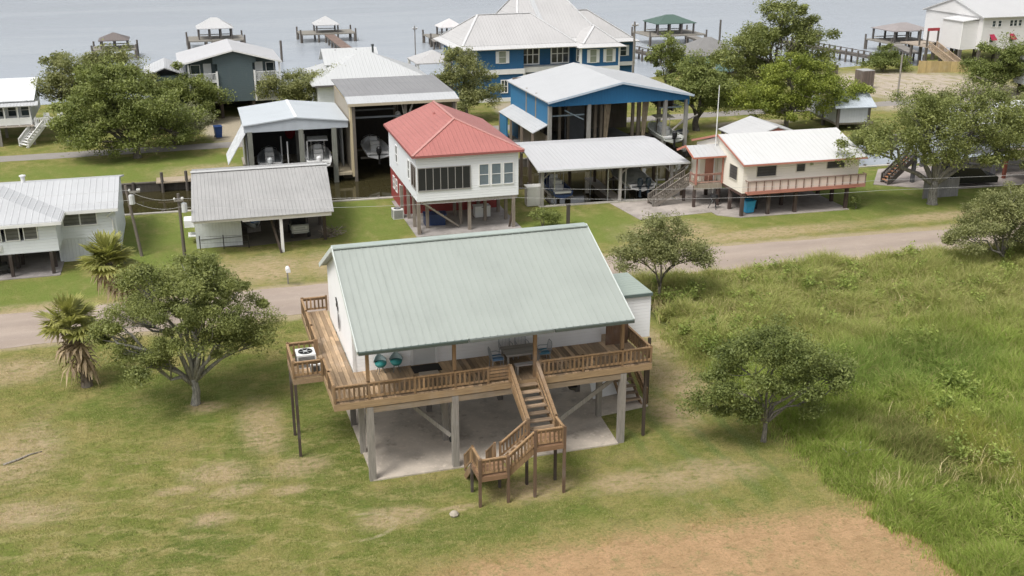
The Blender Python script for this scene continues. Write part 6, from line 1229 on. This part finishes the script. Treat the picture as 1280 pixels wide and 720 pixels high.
for i in range(30): m_.box(i*.26, i*.26+.25, -.05, .05, -.3, 1.7-.012*i)
m_.build('boards', wood((.50, .38, .18), .3), t); m_ = MB(); m_.box(-.05, 7.85, .06, .14, 1.0, 1.15); m_.build('rail', wood((.42, .32, .16), .3, 0), t)
t = thing('boat_trailer', 'empty metal boat trailer on the sand before the lakeside stilt house', 'trailer', 97.6, 80.5, .1, -60); m_ = MB(); m_.bar((-.7, -2, .5), (-.7, 1, .5), .1); m_.bar((.7, -2, .5), (.7, 1, .5), .1); m_.bar((-.7, 1, .5), (0, 2.6, .45), .1); m_.bar((.7, 1, .5), (0, 2.6, .45), .1); m_.bar((-.7, -2, .5), (.7, -2, .5), .1); m_.bar((-.7, 0, .5), (.7, 0, .5), .1); m_.build('frame', plain((.62, .63, .65), .4, .5), t)
for x in (-.9, .9): m_ = MB(); m_.tube([(x-.1, -.8, .3), (x+.1, -.8, .3)], .3, 12); m_.build('wheel', RUBBER, t); one('mudguard', plain((.2, .24, .33)), t, (x-.14, x+.14, -1.2, -.4, .62, .68))
m_ = MB(); m_.lathe([(.05, 0), (.5, .1), (.72, .45), (.72, .7), (.5, 1.05), (.05, 1.2)], 14); o = m_.build('float', plain((.02, .20, .21), .4), None, True); tag(put(o, 81.3, 67.6, 0), 'round teal float standing on the sandy bank beyond the canal', 'float')
def slat_tank(label, u, v, w, z, h):
    t = thing('tank_enclosure', label, 'tank enclosure', u, v, 0, 0, 'slatted tank enclosures'); m_ = MB(); n = int(w/.2)
    for i in range(n):
        for y in (-w/2, w/2): m_.box(-w/2+i*w/n, -w/2+(i+.85)*w/n, y-.03, y+.03, z, z+h); m_.box(y-.03, y+.03, -w/2+i*w/n, -w/2+(i+.85)*w/n, z, z+h)
    m_.build('slats', wood((.17, .135, .115), .4), t); one('top', plain((.42, .42, .41)), t, (-w/2, w/2, -w/2, w/2, z+h, z+h+.06)); posts(t, [(-w/2+.1, -w/2+.1), (w/2-.1, -w/2+.1), (-w/2+.1, w/2-.1), (w/2-.1, w/2-.1)], -.1, z+.1, .09, PILE)
slat_tank('largest slatted brown tank enclosure on posts beside the canal boathouse roof', 78.4, 79.5, 1.7, .5, 1.8); slat_tank('narrow slatted brown tank enclosure at the right side of the tallest dark tree', 72.2, 82.6, 1.1, .2, 1.7); slat_tank('small slatted tank enclosure near the shore by the long pier', 81.6, 91.3, .9, .2, 1.0)
M = thing('boathouse', 'small grey roofed boathouse on piles between two trees beyond the canal', 'boathouse', 60.0, 56.6, 0, -8)
m_ = MB(); m_.slab([(-1.2, -.6, 2.6), (3.4, -.6, 2.6), (4.0, 3.4, 3.9), (.2, 3.4, 3.9)], .1); m_.slab([(.2, 3.4, 3.9), (4, 3.4, 3.9), (4.4, 7, 2.8), (.4, 7, 2.8)], .1); m_.build('roof', metal((.50, .55, .60), 0, .4, .5, .1), M); one('wall', boards((.52, .54, .56), .3, .12), M, (-.6, 3.0, 0, .1, .9, 2.55), (-.6, -.5, .11, 6.5, .9, 2.7)); posts(M, [(-.5, .1), (2.9, .1), (-.5, 3.4), (3.2, 3.4), (-.4, 6.5), (3.5, 6.5)], -1.6, 2.7, .14, PILE); one('floor', wood((.25, .22, .18), .3), M, (-.7, 3.5, .11, 6.6, .7, .89))
N = thing('cottage', 'small white cottage with flat porch roof at the right edge beyond the canal', 'cottage', 92.6, 62.6, 0, -4); one('wall', siding((.70, .73, .76), .2, .06), N, (.6, 12, .8, 8, 1.4, 4.5)); m_ = MB(); m_.slab([(-1.2, -1.2, 2.5), (12, -1.2, 2.5), (12, .79, 2.75), (-1.2, .79, 2.75)], .12); m_.build('porch_roof', WROOF, N); m_ = MB(); m_.hip(.2, 12.4, .4, 8.4, 4.5, 1.5, .12); m_.build('roof', WROOF, N); posts(N, [(-1, -1), (3, -1), (7, -1), (-1, .6)], -.1, 2.45, .1, DARKW); one('deck', wood((.3, .27, .24), .3), N, (-1.2, 12, -1.2, .79, .5, .65)); posts(N, [(.8, 1), (5, 1), (9, 1), (.8, 7), (5, 7)], -.1, 1.4, .15, DARKW); window(N, 'l', .6, 2, 3, 2.9, 3.9, 1, 2, WTRIM, GLASS); window(N, 'f', .8, 2, 3, 3, 4, 1, 2, WTRIM, GLASS)
P_ = thing('cottage', 'pale teal cottage with grey roof half hidden behind the dark trunked tree', 'cottage', 60.0, 91.5, 0, 0); one('wall', siding((.30, .48, .52), .2, .06), P_, (0, 7, 0, 6, .8, 3.3)); m_ = MB(); m_.hip(-.5, 7.5, -.5, 6.5, 3.3, 2.0, .12); m_.build('roof', shingle((.22, .215, .21)), P_); window(P_, 'f', 0, .8, 1.5, 1.6, 2.8, 1, 2, WTRIM, GLASS); window(P_, 'f', 0, 2.6, 3.3, 1.6, 2.8, 1, 2, WTRIM, GLASS); posts(P_, [(.2, .2), (3.5, .2), (6.8, .2), (.2, 5.8), (6.8, 5.8)], -.1, .8, .15, PILE)

# ------------------------------------------------------------------ canal banks and docks
def bulkhead(label, u0, u1, fn, side, capc):
    t = thing('bulkhead', label, 'bulkhead', u0, fn(u0), 0, 0); m_ = MB(); c = MB(); n = int((u1-u0)/1.2); k = MB()
    for i in range(n):
        a, b2 = i*1.2, (i+1)*1.2; ya, yb = fn(u0+a)-fn(u0), fn(u0+b2)-fn(u0)
        m_.bar((a, ya+side*.06, -.75), (b2, yb+side*.06, -.75), .08, 1.5); c.bar((a, ya, .03), (b2, yb, .03), .3, .1)
        if i % 2 == 0: k.tube([(a+.3, ya+side*.2, -1.6), (a+.3, ya+side*.2, .18)], .13, 7)
    m_.build('sheeting', wood((.085, .075, .06), .4), t); c.build('cap', capc, t); k.build('piles', PILE, t)
CAPW = wood((.52, .49, .44), .2, 0)
bulkhead('timber bulkhead with pale cap on the near canal bank left of the boat shelter', -30, 21.2, near_bank, 1, CAPW); bulkhead('timber bulkhead on the near canal bank right of the boat shelter', 31.2, 90, near_bank, 1, CAPW); bulkhead('dark timber bulkhead along the far canal bank left of the boathouses', -30, -2.0, far_bank, -1, wood((.16, .14, .115), .4, 0)); bulkhead('timber bulkhead along the far canal bank between the boathouses', 19.6, 37.6, far_bank, -1, wood((.22, .2, .17), .4, 0)); bulkhead('timber bulkhead along the far canal bank behind the oak', 40.5, 96, far_bank, -1, wood((.22, .2, .17), .4, 0))
t = thing('dock', 'short worn dock with two mooring posts on the far canal bank', 'dock', -8.6, 55.4, 0, -1); one('deck', wood((.42, .34, .24), .4), t, (0, 3.0, -.6, 1.2, .05, .16)); pilings(t, [(.5, -.5), (2.5, -.5)], -1.6, 1.0, .13)

def dock_pavilion(label, u, v, w, d, zb, zt, hr, roofm, deck=(1.6, 1.2), rot=0, bw=None, npost=3, extra=None):
    """zb: deck height, zt: eave height, hr: roof rise"""
    t = thing('dock_pavilion', label, 'dock pavilion', u, v, WATER_Z, rot, 'roofed docks in the lake')
    zb -= WATER_Z; zt -= WATER_Z
    m_ = MB(); m_.hip(-w/2, w/2, -d/2, d/2, zt, hr, .12); m_.build('roof', roofm, t)
    ps = [(-w/2+.35 + (w-.7)*i/(npost-1), y) for i in range(npost) for y in (-d/2+.35, d/2-.35)]; posts(t, ps, zb, zt, .13, wood((.11, .10, .095), .3))
    dw, dd = w/2+deck[0], d/2+deck[1]; one('deck', wood((.27, .25, .215), .4), t, (-dw, dw, -dd, dd, zb-.2, zb)); pilings(t, [(x, y) for x in (-dw+.2, -dw*.35, dw*.35, dw-.2) for y in (-dd+.1, dd-.1)], -1, zb-.2, .17); pilings(t, [(-dw, -dd), (dw, -dd), (-dw, dd), (dw, dd)], -1, zb+.75, .15, 'mooring_pile')
    one('bench', wood((.34, .32, .28), .3, 0), t, (-w/2+.5, w/2-.5, d/2-.9, d/2-.5, zb+.35, zb+.45)); 
    return t
def pier(label, p, q, wd, z, mat, cat='pier', rail_=False, step=3.4):
    L = math.hypot(q[0]-p[0], q[1]-p[1]); t = thing('pier', label, cat, p[0], p[1], WATER_Z, math.degrees(math.atan2(q[1]-p[1], q[0]-p[0])), 'piers over the lake'); z -= WATER_Z; m_ = MB()
    n = int(L/.5)
    for i in range(n): m_.box(i*.5, i*.5+.47, -wd/2, wd/2, z-.07, z)
    m_.build('deck', mat, t); one('stringer', PILE, t, (0, L, -wd/2+.05, -wd/2+.2, z-.35, z-.075), (0, L, wd/2-.2, wd/2-.05, z-.35, z-.075)); pilings(t, [(x*step+.3, s_*(wd/2-.12)) for x in range(int(L/step)+1) for s_ in (-1, 1)], -1, z-.1 if not rail_ else z+.55, .16)
    if rail_: one('railing', PILE, t, (0, L, -wd/2, -wd/2+.08, z+.4, z+.5))
ROOFW = metal((0.52, 0.52, 0.52), 0, .4, .5, .05)
dock_pavilion('brown roofed dock pavilion standing alone at the far left of the lake', -14.6, 144.5, 4.6, 4.4, .75, 2.1, 1.0, metal((.17, .145, .135), 0, .4, .6, .1), (1.0, .6)); dock_pavilion('white roofed dock pavilion beyond the slate gabled house', 1.2, 152.5, 6.0, 5.0, .75, 2.6, 1.55, ROOFW, (1.6, .9), 0, None, 4); dock_pavilion('white roofed dock pavilion at the end of the long brown pier', 20.4, 156, 4.4, 4.4, .75, 2.15, 1.35, ROOFW, (2.6, .6), 0, None, 2); dock_pavilion('green roofed dock pavilion beyond the blue boathouse', 76.8, 134.5, 7.4, 6.0, 1.0, 2.9, 1.2, metal((.085, .14, .115), 0, .4, .5, .1), (1.6, .8), 0, None, 4); dock_pavilion('grey brown roofed dock pavilion left of the lakeside stilt house', 109.2, 114.0, 7.6, 6.4, .95, 2.8, 1.0, shingle((.30, .27, .265)), (.6, .3), 0, None, 4); dock_pavilion('pale roofed dock pavilion behind the left end of the blue lake house', 40.0, 144.5, 4.2, 4.2, .75, 2.3, 1.3, metal((.62, .60, .60), 0, .4, .5, .05), (1.9, .8), 0, None, 3)
PD = wood((.23, .16, .13), .3); pier('long brown plank pier running out to a white roofed dock pavilion', (20.8, 97.5), (20.5, 153), 1.7, .6, PD); pier('bare grey pier on piles from the blue lake house to open water', (66.0, 99.5), (62.5, 124), 1.3, .6, PILE, 'pier', True, 2.6); pier('curving grey walkway pier to the green roofed dock pavilion', (76.0, 99.5), (79.0, 131.2), 1.6, .9, GREYW, 'pier', False); pier('long low pier with post railing left of the dense shore bush', (94.5, 97.2), (91.2, 122), 1.4, .7, PILE, 'pier', True, 2.6); pier('plank walkway from the lakeside stilt house to the grey brown roofed dock pavilion', (101.5, 99.8), (106, 111.5), 1.8, .9, GREYW)
pier('short dock arm beside the pale roofed pavilion behind the blue lake house', (36.2, 138.0), (37.2, 146), 1.2, .6, GREYW); pier('dark pier behind the slate gabled house to the white roofed dock pavilion', (1.0, 99), (1.2, 150), 1.5, .6, PILE)
for n_, (u, v) in enumerate(((10.0, 131.5), (13.5, 99.5), (98.9, 104.5))):
    lab = ['lone dark mooring pile in the water right of the slate gabled house', 'dark pile at the shore behind the white roofed low house', 'dark mooring pile beside the long low pier'][n_]
    m_ = MB(); m_.tube([(0, 0, -1), (0, 0, [3.2, 2.6, 2.4][n_])], [.2, .17], 8); tag(put(m_.build('mooring_pile', PILE), u, v, WATER_Z), lab, 'mooring pile', 'lone piles in the lake')
# ------------------------------------------------------------------ poles and wires
def pole(label, u, v, h, r=.11, c=(.20, .17, .145), arm=0, box=False, z=0, rot=0, lean=0):
    t = thing('utility_pole', label, 'utility pole', u, v, z, rot, 'utility poles'); m_ = MB(); m_.tube([(0, 0, -.4), (lean, 0, h)], [r*1.15, r*.85], 9); m_.build('pole', wood(c, .3), t)
    if arm: one('crossarm', GREYW, t, (-arm, arm, -.2, -.1, h-.5, h-.38)); m_ = MB(); [m_.lathe([(.05, 0), (.07, .08), (.03, .16)], 8, (x, -.15, h-.38)) for x in (-arm*.9, arm*.9, 0.2)]; m_.build('insulator', plain((.7, .7, .68), .3), t)
    if box: m_ = MB(); m_.lathe([(.05, h-1.35), (.2, h-1.3), (.2, h-.7), (.05, h-.62)], 10, (lean+.3, 0, 0)); m_.build('transformer', plain((.62, .63, .63), .4), t)
    return t
pole('leaning utility pole with white transformer in front of the left canal bend', -9.55, 34.64, 5.0, .1, (.20, .17, .145), .35, True, lean=-.55); pole('straight utility pole at the left end of the grey roofed shed', -6.79, 33.77, 4.4, .11, (.14, .12, .10), .3, True)
pole('tall bare pole at the shore right of the blue lake house', 47.17, 81.94, 9.1, .13, (.22, .2, .18), .4); pole('thin pole in the water left of the blue lake house', 25.5, 106, 7.6, .09, (.3, .29, .28), .3, z=WATER_Z); pole('dark pole beside the walkway of the green roofed dock pavilion', 70.4, 104.0, 6.4, .16, (.12, .11, .10)); pole('weathered pole on the sandy lot before the lakeside stilt house', 76.4, 69.8, 5.6, .11, (.32, .29, .26))
def wire(label, pts, sag):
    m_ = MB(); path = []
    for p, q in zip(pts[:-1], pts[1:]):
        for i in range(13):
            f = i/12; path.append((p[0]+(q[0]-p[0])*f, p[1]+(q[1]-p[1])*f, p[2]+(q[2]-p[2])*f-sag*4*f*(1-f)))
    m_.tube(path, .009, 4, cap=False); tag(put(m_.build('power_line', plain((.5, .5, .5), .5)), 0, 0), label, 'power line', 'power lines')
wire('upper power line strung between the poles by the canal bend', [(-42, 36, 5.6), (-10.0, 34.5, 4.7), (-6.8, 33.65, 4.1), (16, 30.6, 3.8), (44, 27.5, 3.0), (90, 22, 3.6)], .35); wire('lower power line strung between the poles by the canal bend', [(-42, 36, 4.9), (-9.9, 34.5, 4.0), (-6.8, 33.65, 3.5), (16, 30.6, 3.1), (44, 27.5, 2.2), (90, 22, 3.0)], .35)

# ------------------------------------------------------------------ light, sky, camera
EL, AZ = 58.0, 222.0          # sun height, and its bearing measured clockwise from the view direction (+Y)
w = bpy.data.worlds.new('World'); SC.world = w; w.use_nodes = True; nt = w.node_tree; bg = nt.nodes['Background']
sky = nt.nodes.new('ShaderNodeTexSky'); sky.sky_type = 'NISHITA'; sky.sun_disc = False; sky.sun_elevation = R(EL); sky.sun_rotation = R(AZ); sky.dust_density = 4.0; sky.air_density = 1.0; sky.ozone_density = 1.0
hs = nt.nodes.new('ShaderNodeHueSaturation'); hs.inputs['Saturation'].default_value = .18; nt.links.new(sky.outputs[0], hs.inputs['Color']); nt.links.new(hs.outputs[0], bg.inputs[0]); bg.inputs[1].default_value = .13
ld = bpy.data.lights.new('sun', 'SUN'); ld.energy = 1.65; ld.angle = R(20); ld.color = (1, .965, .91); sun = bpy.data.objects.new('sun', ld); COL.objects.link(sun)
dx, dy, dz_ = math.sin(R(AZ))*math.cos(R(EL)), math.cos(R(AZ))*math.cos(R(EL)), math.sin(R(EL))
sun.rotation_euler = Vector((dx, dy, dz_)).to_track_quat('Z', 'Y').to_euler(); sun.location = (0, 0, 60)
cd = bpy.data.cameras.new('camera'); cam = bpy.data.objects.new('camera', cd); COL.objects.link(cam); cam.location = (0, 0, 23); cam.rotation_euler = (R(90)-.348, 0, 0)
cd.sensor_width = 36; cd.lens = 1343.2/1280*36; cd.clip_end = 12000; cd.clip_start = .5; SC.camera = cam
vs_ = SC.view_settings; vs_.view_transform = 'Standard'; vs_.look = 'None'; vs_.gamma = 1; vs_.use_curve_mapping = False; vs_.exposure = .40
SC.cycles.max_bounces = 6; SC.cycles.transparent_max_bounces = 8; SC.cycles.use_denoising = True
tag(put(one('walkway', wood((.36, .33, .28), .3), None, (0, 1.1, 0, 8, 0, .1)), 40.6, 46.6, -.05, -3), 'narrow plank walkway over the canal beside the white roofed boat shelter', 'walkway')

m_ = MB()
for x, y, z0, z1 in ((-7.22, -.02, 3.9, 6.2), (7.28, -1.02, 3.9, 6.1), (12.22, -1.02, 3.9, 6.1), (18.2, 7.98, 3.0, 5.5)): m_.box(x-.1, x+.1, y-.03, y+.15, z0, z1)
m_.build('corner_trim', WTRIM, G)
